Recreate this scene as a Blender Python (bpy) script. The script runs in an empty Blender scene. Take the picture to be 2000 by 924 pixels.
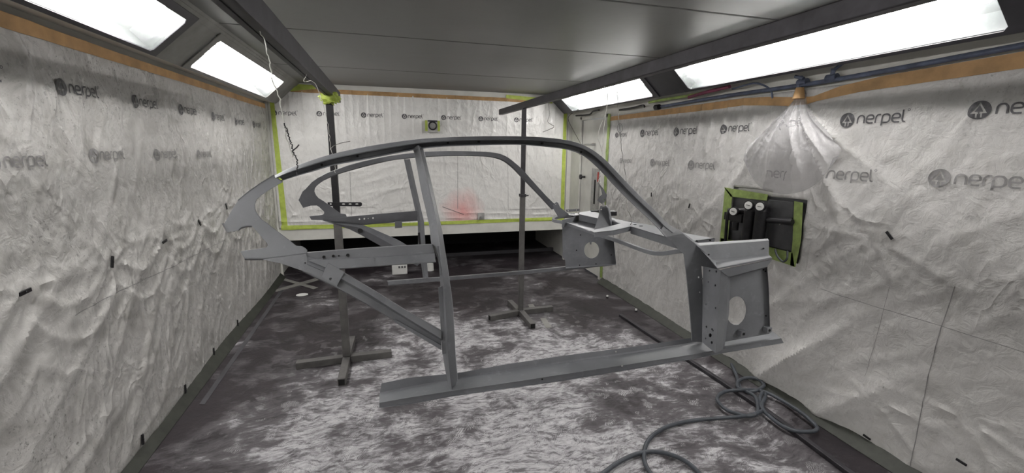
import bpy, bmesh, math, random
import numpy as np
from mathutils import Vector, Matrix
from mathutils.geometry import tessellate_polygon
random.seed(7); RNG = np.random.RandomState(11)
SC = bpy.context.scene; COL = SC.collection; PI = math.pi

# ---------------------------------------------------------------- camera (solved from the room's vanishing points)
FPX, CX, CY, EYE = 850.0, 1000.0, 462.0, 1.6
def _n(a): return a/np.linalg.norm(a)
_dy = _n(np.array([752-1000., 285-462., FPX])); _dx = _n(np.array([3966-1000., 327-462., FPX]))
_dx = _n(_dx-(_dx@_dy)*_dy); _dz = -np.cross(_dy, _dx)
if _dz[1] > 0: _dz = -_dz
ROT = np.stack([_dx, _dy, _dz], 1)
cam = bpy.data.cameras.new('camera'); co = bpy.data.objects.new('camera', cam); COL.objects.link(co)
right, down, fwd = ROT[0], ROT[1], ROT[2]
m = Matrix.Identity(4)
for i in range(3):
    m[i][0] = right[i]; m[i][1] = -down[i]; m[i][2] = -fwd[i]
m[2][3] = EYE
co.matrix_world = m
cam.sensor_width = 36; cam.lens = FPX/2000*36; cam.clip_start = .02; cam.clip_end = 60
SC.camera = co
# ---------------------------------------------------------------- world, exposure, lamp strength
SC.view_settings.view_transform = 'Standard'; SC.view_settings.look = 'None'
SC.view_settings.gamma = 1; SC.view_settings.use_curve_mapping = False
SC.view_settings.exposure = 0.5
TUBE_STRENGTH = 37.0
w = bpy.data.worlds.new('world'); SC.world = w; w.use_nodes = True
w.node_tree.nodes['Background'].inputs[0].default_value = (.75, .8, .9, 1)
w.node_tree.nodes['Background'].inputs[1].default_value = .3

# ---------------------------------------------------------------- pixel -> world helpers
def ray(u, v): return ROT.T @ np.array([u-CX, v-CY, FPX])
def on(u, v, axis, val):
    d = ray(u, v); c = np.array([0, 0, EYE]); return c+d*((val-c[axis])/d[axis])
def atY(u, v, Y): return on(u, v, 1, Y)
def nearY(z): return 1.25+.2*max(0., min(1., (z-1.12)/.46))**1.5
def farY(z): return 2.45-.2*max(0., min(1., (z-1.12)/.42))**1.5
def onN(u, v, off=0.):
    Y = 1.3
    for _ in range(12): Y = nearY(atY(u, v, Y)[2])+off
    return atY(u, v, Y)
def onF(u, v, off=0.):
    Y = 2.4
    for _ in range(12): Y = farY(atY(u, v, Y)[2])+off
    return atY(u, v, Y)

# ---------------------------------------------------------------- materials
def lin(c):
    return tuple(((x/255.)/12.92 if x/255. <= .04045 else ((x/255.+.055)/1.055)**2.4) for x in c)+(1,)
class NT:
    def __init__(s, name):
        s.m = bpy.data.materials.new(name); s.m.use_nodes = True; s.t = s.m.node_tree
        s.b = s.t.nodes['Principled BSDF']; s.tc = s.t.nodes.new('ShaderNodeTexCoord')
    def L(s, a, b): s.t.links.new(a, b)
    def mapping(s, scale=(1, 1, 1), rot=(0, 0, 0), loc=(0, 0, 0), src=None):
        n = s.t.nodes.new('ShaderNodeMapping'); n.inputs['Scale'].default_value = scale
        n.inputs['Rotation'].default_value = rot; n.inputs['Location'].default_value = loc
        s.L(src or s.tc.outputs['Object'], n.inputs[0]); return n.outputs[0]
    def noise(s, scale, detail=4, rough=.55, vec=None, dist=0., out=0):
        n = s.t.nodes.new('ShaderNodeTexNoise'); n.inputs['Scale'].default_value = scale
        n.inputs['Detail'].default_value = detail; n.inputs['Roughness'].default_value = rough
        n.inputs['Distortion'].default_value = dist
        s.L(vec or s.tc.outputs['Object'], n.inputs['Vector']); return n.outputs[out]
    def voro(s, scale, feature='DISTANCE_TO_EDGE', vec=None):
        n = s.t.nodes.new('ShaderNodeTexVoronoi'); n.feature = feature; n.inputs['Scale'].default_value = scale
        s.L(vec or s.tc.outputs['Object'], n.inputs['Vector']); return n.outputs['Distance']
    def ramp(s, f, stops):
        n = s.t.nodes.new('ShaderNodeValToRGB'); s.L(f, n.inputs[0]); e = n.color_ramp.elements
        while len(e) < len(stops): e.new(.5)
        for k, (p, c) in enumerate(stops):
            e[k].position = p; e[k].color = c if len(c) == 4 else tuple(c)+(1,)
        return n.outputs[0]
    def g(s, f, a, b, va=0., vb=1.): return s.ramp(f, [(a, (va,)*3), (b, (vb,)*3)])
    def mix(s, f, a, b, mode='MIX'):
        n = s.t.nodes.new('ShaderNodeMix'); n.data_type = 'RGBA'; n.blend_type = mode
        for val, i in ((f, 0), (a, 6), (b, 7)):
            if isinstance(val, (int, float)): n.inputs[i].default_value = val
            elif isinstance(val, tuple): n.inputs[i].default_value = val
            else: s.L(val, n.inputs[i])
        return n.outputs[2]
    def math(s, op, a, b=0., c=None):
        n = s.t.nodes.new('ShaderNodeMath'); n.operation = op
        for k, val in enumerate((a, b) if c is None else (a, b, c)):
            if isinstance(val, (int, float)): n.inputs[k].default_value = val
            else: s.L(val, n.inputs[k])
        return n.outputs[0]
    def bump(s, h, strength=.3, dist=.01, prev=None):
        n = s.t.nodes.new('ShaderNodeBump'); n.inputs['Strength'].default_value = strength
        n.inputs['Distance'].default_value = dist; s.L(h, n.inputs['Height'])
        if prev is not None: s.L(prev, n.inputs['Normal'])
        return n.outputs[0]
    def done(s, col=None, rough=None, normal=None, metal=0., spec=None):
        for val, k in ((col, 'Base Color'), (rough, 'Roughness'), (normal, 'Normal'), (metal, 'Metallic'), (spec, 'Specular IOR Level')):
            if val is None: continue
            if isinstance(val, (int, float, tuple)): s.b.inputs[k].default_value = val
            else: s.L(val, s.b.inputs[k])
        return s.m
def plain(name, rgb, rough=.5, metal=0., var=.12, scale=30., bump=.0):
    n = NT(name); c = lin(rgb); d = tuple(x*(1-2*var) for x in c[:3])+(1,); l = tuple(min(1, x*(1+2*var)) for x in c[:3])+(1,)
    f = n.noise(scale, 5, .6)
    return n.done(n.ramp(f, [(.3, d), (.7, l)]), rough, n.bump(f, bump, .002) if bump else None, metal)

def mat_sheet(name, base, dirt, red=None, dirty=1.0, crease_axis='z'):
    n = NT(name)
    big = n.noise(1.1, 5, .6); mid = n.noise(6, 6, .65, dist=.6); fine = n.noise(60, 6, .75)
    c = n.mix(n.g(big, .35, .7), base, tuple(x*.86 for x in base[:3])+(1,))
    c = n.mix(n.math('MULTIPLY', n.g(mid, .5, .72), .45*dirty), c, dirt)
    speck = n.math('MULTIPLY', n.g(fine, .56, .70), n.g(n.noise(2.3, 4, .6), .36, .60))
    c = n.mix(n.math('MULTIPLY', speck, .8*dirty), c, tuple(x*.45 for x in dirt[:3])+(1,))
    scr = n.g(n.noise(7, 7, .7, vec=n.mapping((1, 1, .28) if crease_axis == 'z' else (.3, .3, 1), (.5, .3, .2)), dist=1.2), .60, .66)
    c = n.mix(n.math('MULTIPLY', scr, .16*dirty), c, tuple(x*.5 for x in dirt[:3])+(1,))
    if red:
        v = n.t.nodes.new('ShaderNodeVectorMath'); v.operation = 'DISTANCE'
        wv = n.t.nodes.new('ShaderNodeVectorMath'); wv.operation = 'MULTIPLY_ADD'
        n.L(n.noise(5, 4, .6, out=1), wv.inputs[0]); wv.inputs[1].default_value = (.25, 0, .2); n.L(n.tc.outputs['Object'], wv.inputs[2])
        n.L(wv.outputs[0], v.inputs[0]); v.inputs[1].default_value = (red[0]+.125, red[1], red[2]+.1)
        c = n.mix(n.ramp(v.outputs['Value'], [(0., (.55,)*3), (.14, (.32,)*3), (.34, (0,)*3)]), c, (.75, .07, .05, 1))
    # fine plastic creases
    w1 = n.voro(3.1, vec=n.mapping((1, 1, .45), (.3, .2, .4)))
    w2 = n.voro(9, vec=n.mapping((1, 1, .6), (.1, .6, .3)))
    h = n.math('ADD', n.g(w1, 0, .10), n.math('MULTIPLY', n.g(w2, 0, .12), .35))
    b = n.bump(h, .22, .012); b = n.bump(n.noise(14, 6, .62, dist=1.5), .45, .012, b); b = n.bump(fine, .12, .003, b)
    dirs = ((.25, 1.0, -.5), (.3, 1.1, .7)) if crease_axis == 'z' else ((.3, 1, .2),)
    for k, (sx, sy, an) in enumerate(dirs):
        rn = n.noise(3.2+k*1.4, 3, .5, vec=n.mapping((1.0, 1.0, .30) if k == 0 else (.8, .8, .5), (.55*(-1)**k, 0, 0)), dist=.7)
        rid = n.math('POWER', n.math('SUBTRACT', 1., n.math('MULTIPLY', n.math('ABSOLUTE', n.math('SUBTRACT', rn, .5)), 9.)), 2.)
        rid = n.math('MULTIPLY', n.math('MAXIMUM', rid, 0.), n.g(rn, .38, .44)); rid = n.math('MULTIPLY', rid, n.g(rn, .56, .62, 1., 0.))
        b = n.bump(n.math('MULTIPLY', rid, n.g(big, .42, .56)), .55, .010, b)
    return n.done(c, n.g(mid, .3, .7, .20, .38), b, spec=.5)
M = {}
M['sheet_left'] = mat_sheet('dusty plastic sheeting', (.56, .548, .53, 1), (.22, .21, .19, 1), dirty=1.45)
M['sheet_right'] = mat_sheet('plastic sheeting', (.58, .568, .555, 1), (.30, .288, .262, 1), dirty=.75)
M['sheet_back'] = mat_sheet('clean plastic sheeting', (.72, .71, .69, 1), (.48, .46, .42, 1), red=(.96, 5.73, .74), dirty=.35)
def mat_film():
    mm = bpy.data.materials.new('clear crumpled film'); mm.use_nodes = True; nt = mm.node_tree; pb = nt.nodes['Principled BSDF']
    pb.inputs['Base Color'].default_value = (.62, .61, .62, 1); pb.inputs['Roughness'].default_value = .18
    no = nt.nodes.new('ShaderNodeTexNoise'); no.inputs['Scale'].default_value = 11; no.inputs['Detail'].default_value = 7; no.inputs['Distortion'].default_value = 1.2
    tc = nt.nodes.new('ShaderNodeTexCoord'); nt.links.new(tc.outputs['Object'], no.inputs['Vector'])
    bu = nt.nodes.new('ShaderNodeBump'); bu.inputs['Strength'].default_value = .9; bu.inputs['Distance'].default_value = .02; nt.links.new(no.outputs[0], bu.inputs['Height']); nt.links.new(bu.outputs[0], pb.inputs['Normal'])
    tr = nt.nodes.new('ShaderNodeBsdfTransparent'); mx = nt.nodes.new('ShaderNodeMixShader'); mx.inputs[0].default_value = .30
    nt.links.new(tr.outputs[0], mx.inputs[1]); nt.links.new(pb.outputs[0], mx.inputs[2]); nt.links.new(mx.outputs[0], nt.nodes['Material Output'].inputs[0]); return mm
M['film'] = mat_film()
M['print'] = plain('grey print', (78, 77, 80), .5, var=.25, scale=60)
M['print_faint'] = plain('faint grey print', (136, 134, 134), .5, var=.15, scale=40)
M['white_wall'] = plain('white painted metal', (205, 204, 198), .45, var=.05, scale=5)
M['brown_tape'] = plain('brown masking paper tape', (172, 136, 92), .6, var=.13, scale=9, bump=.3)
M['green_tape'] = plain('lime green masking tape', (172, 188, 84), .55, var=.1, scale=14, bump=.3)
M['green_dusty'] = plain('dusty green masking tape', (138, 156, 88), .6, var=.14, scale=20, bump=.3)
M['primer'] = None
def mat_primer():
    n = NT('grey primer paint'); f = n.noise(7, 5, .6); s = n.noise(240, 3, .6)
    c = n.ramp(f, [(.3, (.120, .124, .134, 1)), (.72, (.185, .190, .203, 1))])
    c = n.mix(n.math('MULTIPLY', n.g(n.noise(22, 6, .7), .58, .75), .35), c, (.32, .33, .35, 1))
    return n.done(c, n.g(f, .3, .7, .36, .52), n.bump(s, .12, .001), 0., .4)
M['primer'] = mat_primer()
def mat_primer_dark():
    n = NT('dusty primer on square tube'); f = n.noise(9, 5, .6)
    return n.done(n.ramp(f, [(.3, (.07, .067, .066, 1)), (.7, (.13, .125, .12, 1))]), .5, n.bump(f, .1, .002), .2)
M['tube'] = mat_primer_dark()
M['black_paint'] = plain('black painted steel', (34, 33, 36), .45, .3, .2, 18)
M['beam'] = plain('oversprayed dark steel', (52, 50, 54), .5, .3, .2, 12)
M['charcoal'] = plain('charcoal overspray', (62, 61, 65), .5, 0, .18, 5)
M['hip_grey'] = plain('grey overspray on metal', (118, 117, 113), .5, 0, .15, 4)
M['recess'] = plain('black filter recess', (16, 16, 18), .7, 0, .2, 6)
M['hole'] = plain('dark hole', (12, 12, 13), .8, 0, .05, 6)
M['metal'] = plain('galvanised steel', (165, 165, 163), .35, .8, .1, 25)
M['rubber'] = plain('grey rubber hose', (60, 64, 70), .5, 0, .15, 20)
M['wire'] = plain('steel wire', (110, 108, 105), .4, .7, .1, 40)
M['wire_white'] = plain('pale overspray on wire', (185, 184, 178), .5, .2, .1, 40)
M['pipe'] = plain('blue grey air pipe', (84, 92, 112), .45, .1, .2, 14)
M['knob'] = plain('pale plastic', (170, 168, 165), .4, 0, .1, 10)
M['olive'] = plain('dark dusty olive tape', (46, 48, 42), .6, var=.2, scale=12)
M['maroon'] = plain('maroon tape', (112, 52, 74), .5, 0, .2, 12)
M['dial'] = plain('white gauge dial', (205, 205, 202), .4, 0, .03, 10)
M['panel_dark'] = plain('dark oversprayed board', (72, 72, 74), .6, 0, .18, 8)
M['red'] = plain('red plastic', (170, 60, 50), .4, 0, .1, 10)
M['reflector'] = plain('grey reflector', (86, 90, 90), .35, 0, .02, 5)
def mat_ceiling():
    n = NT('grey ceiling panel'); f = n.noise(1.2, 6, .6); g = n.noise(14, 6, .7)
    c = n.ramp(f, [(.3, (.10, .10, .096, 1)), (.7, (.185, .186, .178, 1))])
    c = n.mix(n.math('MULTIPLY', n.g(g, .55, .75), .25), c, (.08, .08, .078, 1))
    return n.done(c, n.g(f, .3, .7, .36, .5), n.bump(n.noise(3, 4, .5), .12, .02), 0., .55)
M['ceiling'] = mat_ceiling()
def mat_floor():
    n = NT('floor covered in white overspray dust')
    P = n.tc.outputs['Object']
    def warp(sc, amt, off):
        wq = n.t.nodes.new('ShaderNodeVectorMath'); wq.operation = 'MULTIPLY_ADD'
        n.L(n.noise(sc, 3, .5, out=1, vec=n.mapping(loc=off)), wq.inputs[0]); wq.inputs[1].default_value = (amt, amt, 0); n.L(P, wq.inputs[2]); return wq.outputs[0]
    WP = warp(.9, .75, (0, 0, 0)); WQ = warp(2.2, .34, (5, 2, 0))
    dark = n.ramp(n.noise(2.2, 6, .65), [(.3, (.012, .010, .012, 1)), (.7, (.036, .029, .033, 1))])
    patch = n.noise(1.35, 3, .5, vec=WP)
    blot = n.noise(4.5, 5, .6, vec=WQ)
    streak = n.noise(8, 9, .74, vec=n.mapping((.6, 2.0, 1), (0, 0, .35), src=WQ))
    streak2 = n.noise(17, 8, .78, vec=n.mapping((.5, 1.9, 1), (0, 0, -.5), src=WP))
    sm = n.math('ADD', n.math('MULTIPLY', patch, .56), n.math('MULTIPLY', blot, .52))
    sm = n.math('ADD', sm, n.math('ADD', n.math('MULTIPLY', streak, .36), n.math('MULTIPLY', streak2, .24)))
    # the worn, sprayed-over area in the middle of the room
    sep = n.t.nodes.new('ShaderNodeSeparateXYZ'); n.L(P, sep.inputs[0])
    dxx = n.math('MULTIPLY', n.math('ABSOLUTE', n.math('SUBTRACT', sep.outputs[0], .62)), .55)
    dyy = n.math('MULTIPLY', n.math('ABSOLUTE', n.math('SUBTRACT', sep.outputs[1], 2.1)), .42)
    rr = n.math('SQRT', n.math('ADD', n.math('POWER', dxx, 2.), n.math('POWER', dyy, 2.)))
    sm = n.math('ADD', sm, n.math('SUBTRACT', n.math('MULTIPLY', n.g(rr, .55, 1.35, 1., 0.), .19), .285))
    soft = n.g(sm, .545, .76); hard = n.g(sm, .675, .765)
    c = n.mix(n.math('MULTIPLY', soft, .75), dark, (.20, .19, .20, 1))
    fine = n.g(n.noise(34, 7, .8, vec=n.mapping((.6, 1.5, 1), (0, 0, .8), src=WQ)), .40, .58)
    c = n.mix(n.math('MULTIPLY', n.math('MULTIPLY', hard, n.math('ADD', .45, n.math('MULTIPLY', fine, .55))), .92), c, (.52, .51, .525, 1))
    c = n.mix(n.math('MULTIPLY', n.math('MULTIPLY', n.g(n.noise(19, 8, .8, vec=n.mapping((.6, 1.5, 1), (0, 0, .5), src=WQ)), .50, .57), soft), .72), c, (.045, .038, .043, 1))
    # boot prints: short wavy bars in scattered cells
    wv = n.t.nodes.new('ShaderNodeTexWave'); wv.inputs['Scale'].default_value = 40; wv.inputs['Distortion'].default_value = 7; wv.inputs['Detail'].default_value = 2
    wv.inputs['Detail Scale'].default_value = 1.5
    n.L(n.mapping((1, 1, 1), (0, 0, .6), src=WP), wv.inputs[0])
    cell = n.math('MULTIPLY', n.g(n.noise(10, 2, .5), .55, .60), n.g(n.noise(2., 2, .5, vec=n.mapping(loc=(3, 1, 0))), .45, .55))
    c = n.mix(n.math('MULTIPLY', n.math('MULTIPLY', n.g(wv.outputs['Fac'], .55, .7), cell), .6), c, (.04, .035, .04, 1))
    cell2 = n.math('MULTIPLY', n.g(n.noise(10, 2, .5, vec=n.mapping(loc=(7, 5, 0))), .58, .63), n.g(wv.outputs['Fac'], .55, .7))
    c = n.mix(n.math('MULTIPLY', n.math('MULTIPLY', cell2, n.g(rr, .7, 1.3, 1., 0.)), .55), c, (.55, .54, .55, 1))
    ln = n.noise(2.6, 5, .6, vec=n.mapping((.3, 2.0, 1), (0, 0, .22), src=WP), dist=1.)
    c = n.mix(n.math('MULTIPLY', n.math('MULTIPLY', n.g(ln, .488, .5), n.g(ln, .5, .512, 1., 0.)), .55), c, (.025, .022, .025, 1))
    b = n.bump(sm, .6, .008); b = n.bump(n.noise(3., 4, .6, vec=n.mapping((1, .5, 1)), dist=2.), .35, .02, b)
    return n.done(c, n.g(sm, .5, .8, .50, .7), b, 0., .3)
M['floor'] = mat_floor()
def emis(name, rgb, s):
    mm = bpy.data.materials.new(name); mm.use_nodes = True; nt = mm.node_tree; nt.nodes.clear()
    e = nt.nodes.new('ShaderNodeEmission'); e.inputs[0].default_value = rgb+(1,); e.inputs[1].default_value = s
    o = nt.nodes.new('ShaderNodeOutputMaterial'); nt.links.new(e.outputs[0], o.inputs[0]); return mm
M['tube_light'] = emis('fluorescent tube glow', (1., .975, .95), TUBE_STRENGTH)
def mat_glass():
    mm = bpy.data.materials.new('dusty lamp glass'); mm.use_nodes = True; nt = mm.node_tree; nt.nodes.clear()
    tr = nt.nodes.new('ShaderNodeBsdfTransparent'); tr.inputs[0].default_value = (.97, .97, .97, 1)
    di = nt.nodes.new('ShaderNodeBsdfTranslucent'); di.inputs[0].default_value = (.85, .88, .88, 1)
    gl = nt.nodes.new('ShaderNodeBsdfGlossy'); gl.inputs['Roughness'].default_value = .15
    mx = nt.nodes.new('ShaderNodeMixShader'); mx.inputs[0].default_value = .03
    m2 = nt.nodes.new('ShaderNodeMixShader'); m2.inputs[0].default_value = .05
    o = nt.nodes.new('ShaderNodeOutputMaterial')
    nt.links.new(tr.outputs[0], mx.inputs[1]); nt.links.new(di.outputs[0], mx.inputs[2])
    nt.links.new(mx.outputs[0], m2.inputs[1]); nt.links.new(gl.outputs[0], m2.inputs[2]); nt.links.new(m2.outputs[0], o.inputs[0]); return mm
M['glass'] = mat_glass()

# ---------------------------------------------------------------- mesh helpers
def mk(name, verts, faces, mat, parent=None, smooth=False, recalc=True, bevel=0.):
    me = bpy.data.meshes.new(name); me.from_pydata([tuple(map(float, v)) for v in verts], [], faces); me.update()
    if recalc:
        b = bmesh.new(); b.from_mesh(me); bmesh.ops.recalc_face_normals(b, faces=b.faces); b.to_mesh(me); b.free()
    me.materials.append(M[mat])
    o = bpy.data.objects.new(name, me); COL.objects.link(o)
    if smooth:
        for p in me.polygons: p.use_smooth = True
        try: me.set_sharp_from_angle(angle=math.radians(24))
        except Exception: pass
    if parent is not None:
        o.parent = parent; o.matrix_parent_inverse = Matrix.Translation(-Vector(parent.location))
    if bevel:
        md = o.modifiers.new('bevel', 'BEVEL'); md.width = bevel; md.segments = 2; md.limit_method = 'ANGLE'; md.angle_limit = math.radians(50)
    return o
def tag(o, label, cat, group=None, kind=None):
    if label: o['label'] = label
    if cat: o['category'] = cat
    if group: o['group'] = group
    if kind: o['kind'] = kind
    return o
def thing(name, label, cat, loc=(0, 0, 0), group=None):
    o = bpy.data.objects.new(name, None); COL.objects.link(o); o.location = loc; o.empty_display_size = .05
    return tag(o, label, cat, group)
def struct(o, label=None):
    o['kind'] = 'structure'
    if label: o['label'] = label
    return o
class G:            # geometry collector
    def __init__(s): s.v = []; s.f = []
    def add(s, v, f):
        k = len(s.v); s.v += [tuple(map(float, p)) for p in v]; s.f += [tuple(i+k for i in q) for q in f]; return s
    def box(s, a, b):
        (x0, y0, z0), (x1, y1, z1) = a, b
        return s.add([(x0, y0, z0), (x1, y0, z0), (x1, y1, z0), (x0, y1, z0), (x0, y0, z1), (x1, y0, z1), (x1, y1, z1), (x0, y1, z1)],
                     [(0, 3, 2, 1), (4, 5, 6, 7), (0, 1, 5, 4), (1, 2, 6, 5), (2, 3, 7, 6), (3, 0, 4, 7)])
    def hexa(s, q, d):       # quad of 3d points extruded by d
        q = [np.array(p, float) for p in q]; d = np.array(d, float); n = len(q)
        return s.add(q+[p+d for p in q], [tuple(range(n)), tuple(range(2*n-1, n-1, -1))]+[(i, (i+1) % n, n+(i+1) % n, n+i) for i in range(n)])
    def cyl(s, a, b, r0, r1=None, n=16, caps=True):
        a = np.array(a, float); b = np.array(b, float); r1 = r0 if r1 is None else r1
        d = _n(b-a); t = np.array([0, 0, 1.]) if abs(d[2]) < .9 else np.array([1., 0, 0]); x = _n(np.cross(d, t)); y = np.cross(d, x)
        v = []
        for c, r in ((a, r0), (b, r1)):
            for k in range(n): v.append(c+r*(math.cos(2*PI*k/n)*x+math.sin(2*PI*k/n)*y))
        f = [(k, (k+1) % n, n+(k+1) % n, n+k) for k in range(n)]
        if caps: f += [tuple(range(n))[::-1], tuple(range(n, 2*n))]
        return s.add(v, f)
    def sweep(s, pts, sec, closed_caps=True, up=(0, 0, 1)):   # sec: list of (side, up) offsets, swept along pts
        pts = [np.array(p, float) for p in pts]; n = len(sec); v = []; up = np.array(up, float)
        for i, p in enumerate(pts):
            t = _n(pts[min(i+1, len(pts)-1)]-pts[max(i-1, 0)]); sd = np.cross(t, up)
            sd = _n(sd) if np.linalg.norm(sd) > 1e-4 else np.array([1., 0, 0]); uu = np.cross(sd, t)
            for a, b in sec: v.append(p+a*sd+b*uu)
        f = [(i*n+k, i*n+(k+1) % n, (i+1)*n+(k+1) % n, (i+1)*n+k) for i in range(len(pts)-1) for k in range(n)]
        f += [tuple(range(n)), tuple(range(len(pts)*n-1, len(pts)*n-n-1, -1))]
        return s.add(v, f)
    def obj(s, name, mat, parent=None, smooth=False, bevel=0.): return mk(name, s.v, s.f, mat, parent, smooth, True, bevel)
def circ(r, n=8): return [(r*math.cos(2*PI*k/n), r*math.sin(2*PI*k/n)) for k in range(n)]
def catmull(P, n):
    P = [np.array(p, float) for p in P]
    if len(P) == 2: return [P[0]+(P[1]-P[0])*k/(n-1) for k in range(n)]
    Q = [2*P[0]-P[1]]+P+[2*P[-1]-P[-2]]; out = []
    for i in range(1, len(Q)-2):
        for k in range(16):
            t = k/16; a, b, c, d = Q[i-1], Q[i], Q[i+1], Q[i+2]
            out.append(.5*(2*b+(c-a)*t+(2*a-5*b+4*c-d)*t*t+(3*b-a-3*c+d)*t**3))
    out.append(P[-1]); out = np.array(out)
    L = np.r_[0, np.cumsum(np.linalg.norm(np.diff(out, axis=0), axis=1))]; tt = np.linspace(0, L[-1], n)
    return [np.array([np.interp(t, L, out[:, k]) for k in range(out.shape[1])]) for t in tt]
def linres(P, n):
    P = np.array(P, float); L = np.r_[0, np.cumsum(np.linalg.norm(np.diff(P, axis=0), axis=1))]
    return [np.array([np.interp(t, L, P[:, k]) for k in range(P.shape[1])]) for t in np.linspace(0, L[-1], n)]
def solid_grid(g, rows, th):  # rows of 3d points; thickness vector th
    R = len(rows); n = len(rows[0]); th = np.array(th, float)
    v = [p for r in rows for p in r]; v = v+[p+th for p in v]; N = R*n; f = []
    for r in range(R-1):
        for k in range(n-1):
            a, b, c, d = r*n+k, r*n+k+1, (r+1)*n+k+1, (r+1)*n+k; f.append((a, b, c, d)); f.append((N+d, N+c, N+b, N+a))
    for k in range(n-1): f.append((k+1, k, N+k, N+k+1)); e = (R-1)*n; f.append((e+k, e+k+1, N+e+k+1, N+e+k))
    for r in range(R-1): f.append((r*n, (r+1)*n, N+(r+1)*n, N+r*n)); e = n-1; f.append(((r+1)*n+e, r*n+e, N+r*n+e, N+(r+1)*n+e))
    g.add(v, f); return g
def patch(name, rows, mat, parent, th=(0, .003, 0), n=24, smooth=True, curve=False, mp=None):
    """rows: lists of (u, v, Y) traced points joined into a folded metal sheet"""
    rr = [[(mp(*p) if mp else atY(*p)) for p in r] for r in rows]
    rr = [(catmull if curve else linres)(r, n) for r in rr]
    g = G(); solid_grid(g, rr, th); return g.obj(name, mat, parent, smooth)
def rail(name, top, bot, prof, mp, mat, parent, n=90, th=(0, .004, 0), curve=True, taper=None):
    T = (catmull if curve else linres)([mp(*p) for p in top], n); B = (catmull if curve else linres)([mp(*p) for p in bot], n)
    rows = [[T[k]*(1-w_)+B[k]*w_+np.array([0, d*(taper(k/(n-1)) if taper else 1), 0]) for k in range(n)] for w_, d in prof]
    g = G(); solid_grid(g, rows, th); return g.obj(name, mat, parent, True)
def ell(u, v, ru, rv, n=32, tilt=0.):
    c, s = math.cos(tilt), math.sin(tilt)
    return [(u+ru*math.cos(2*PI*k/n)*c-rv*math.sin(2*PI*k/n)*s, v+ru*math.cos(2*PI*k/n)*s+rv*math.sin(2*PI*k/n)*c) for k in range(n)]
def plate_geo(g, outer, holes, f, th):
    loops = [outer]+list(holes); flat = [p for l in loops for p in l]
    tris = tessellate_polygon([[Vector((p[0], p[1], 0)) for p in l] for l in loops])
    front = [np.array(f(*p), float) for p in flat]; N = len(flat); th = np.array(th, float)
    v = front+[p+th for p in front]; fc = [tuple(t) for t in tris]+[(t[2]+N, t[1]+N, t[0]+N) for t in tris]
    k = 0
    for l in loops:
        for i in range(len(l)): a, b = k+i, k+(i+1) % len(l); fc.append((a, b, b+N, a+N))
        k += len(l)
    g.add(v, fc); return g
def plate(name, outer, holes, f, th, mat, parent=None, bevel=0.): return plate_geo(G(), outer, holes, f, th).obj(name, mat, parent, False, bevel)

# ================================================================= ROOM
XL, XR, YB, YF, ZC = -1.31, 2.5, 5.76, -1.6, 2.3
HB = 2.06
def hipX(z): return .99+(2.235-z)*1.1          # distance from the room's mirrored centre line
def hx(side, z): return -hipX(z) if side < 0 else 1.19+hipX(z)
struct(G().box((XL-.1, YF, -.1), (XR+.1, YB+1.5, 0)).obj('floor', 'floor'), 'dark floor smeared with white overspray dust')
struct(G().box((XL-.12, YF, 0), (XL, YB+1.5, 2.45)).obj('wall_left', 'white_wall'), 'white metal wall behind the plastic on the left')
# right wall with the doorway recess cut for a door near the back
g = G(); g.box((XR, YF, 0), (XR+.12, 4.72, 2.45)); g.box((XR, 5.42, 0), (XR+.12, YB+1.5, 2.45)); g.box((XR, 4.72, 1.97), (XR+.12, 5.42, 2.45))
struct(g.obj('wall_right', 'white_wall'), 'white metal wall behind the plastic on the right')
g = G(); g.box((XL, YB, .45), (XR, YB+.1, 2.45)); struct(g.obj('wall_back', 'white_wall'), 'white rear wall above the dark slot')
struct(G().box((XL-.12, YF-.1, 0), (XR+.12, YF, 2.45)).obj('wall_front', 'white_wall'), 'white wall behind the camera')
# dark slot below the rear wall
g = G(); g.box((XL, YB+1.4, 0), (XR, YB+1.5, .5)); g.box((XL, YB+.1, .45), (XR, YB+1.5, .55)); struct(g.obj('trim_1', 'recess'), 'black back and roof of the slot under the rear wall')
struct(G().box((XL, 6.29, 0), (XR, 6.33, .05)).obj('trim_2', 'charcoal'), 'low dark bar on the floor inside the slot')
# ceiling with panel seams
g = G(); seams = [-1.6, -.4, .9, 2.07, 3.15, 4.5, 5.76]
for a, b in zip(seams[:-1], seams[1:]): g.box((-.97, a+.007, ZC), (2.16, b-.007, ZC+.02))
struct(G().box((-1.3, YF, ZC+.018), (2.49, YB, ZC+.05)).obj('trim_12', 'hole'), 'dark backing above the ceiling seams')
struct(g.obj('ceiling', 'ceiling', bevel=.004), 'grey panelled ceiling with dark seams')
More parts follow.
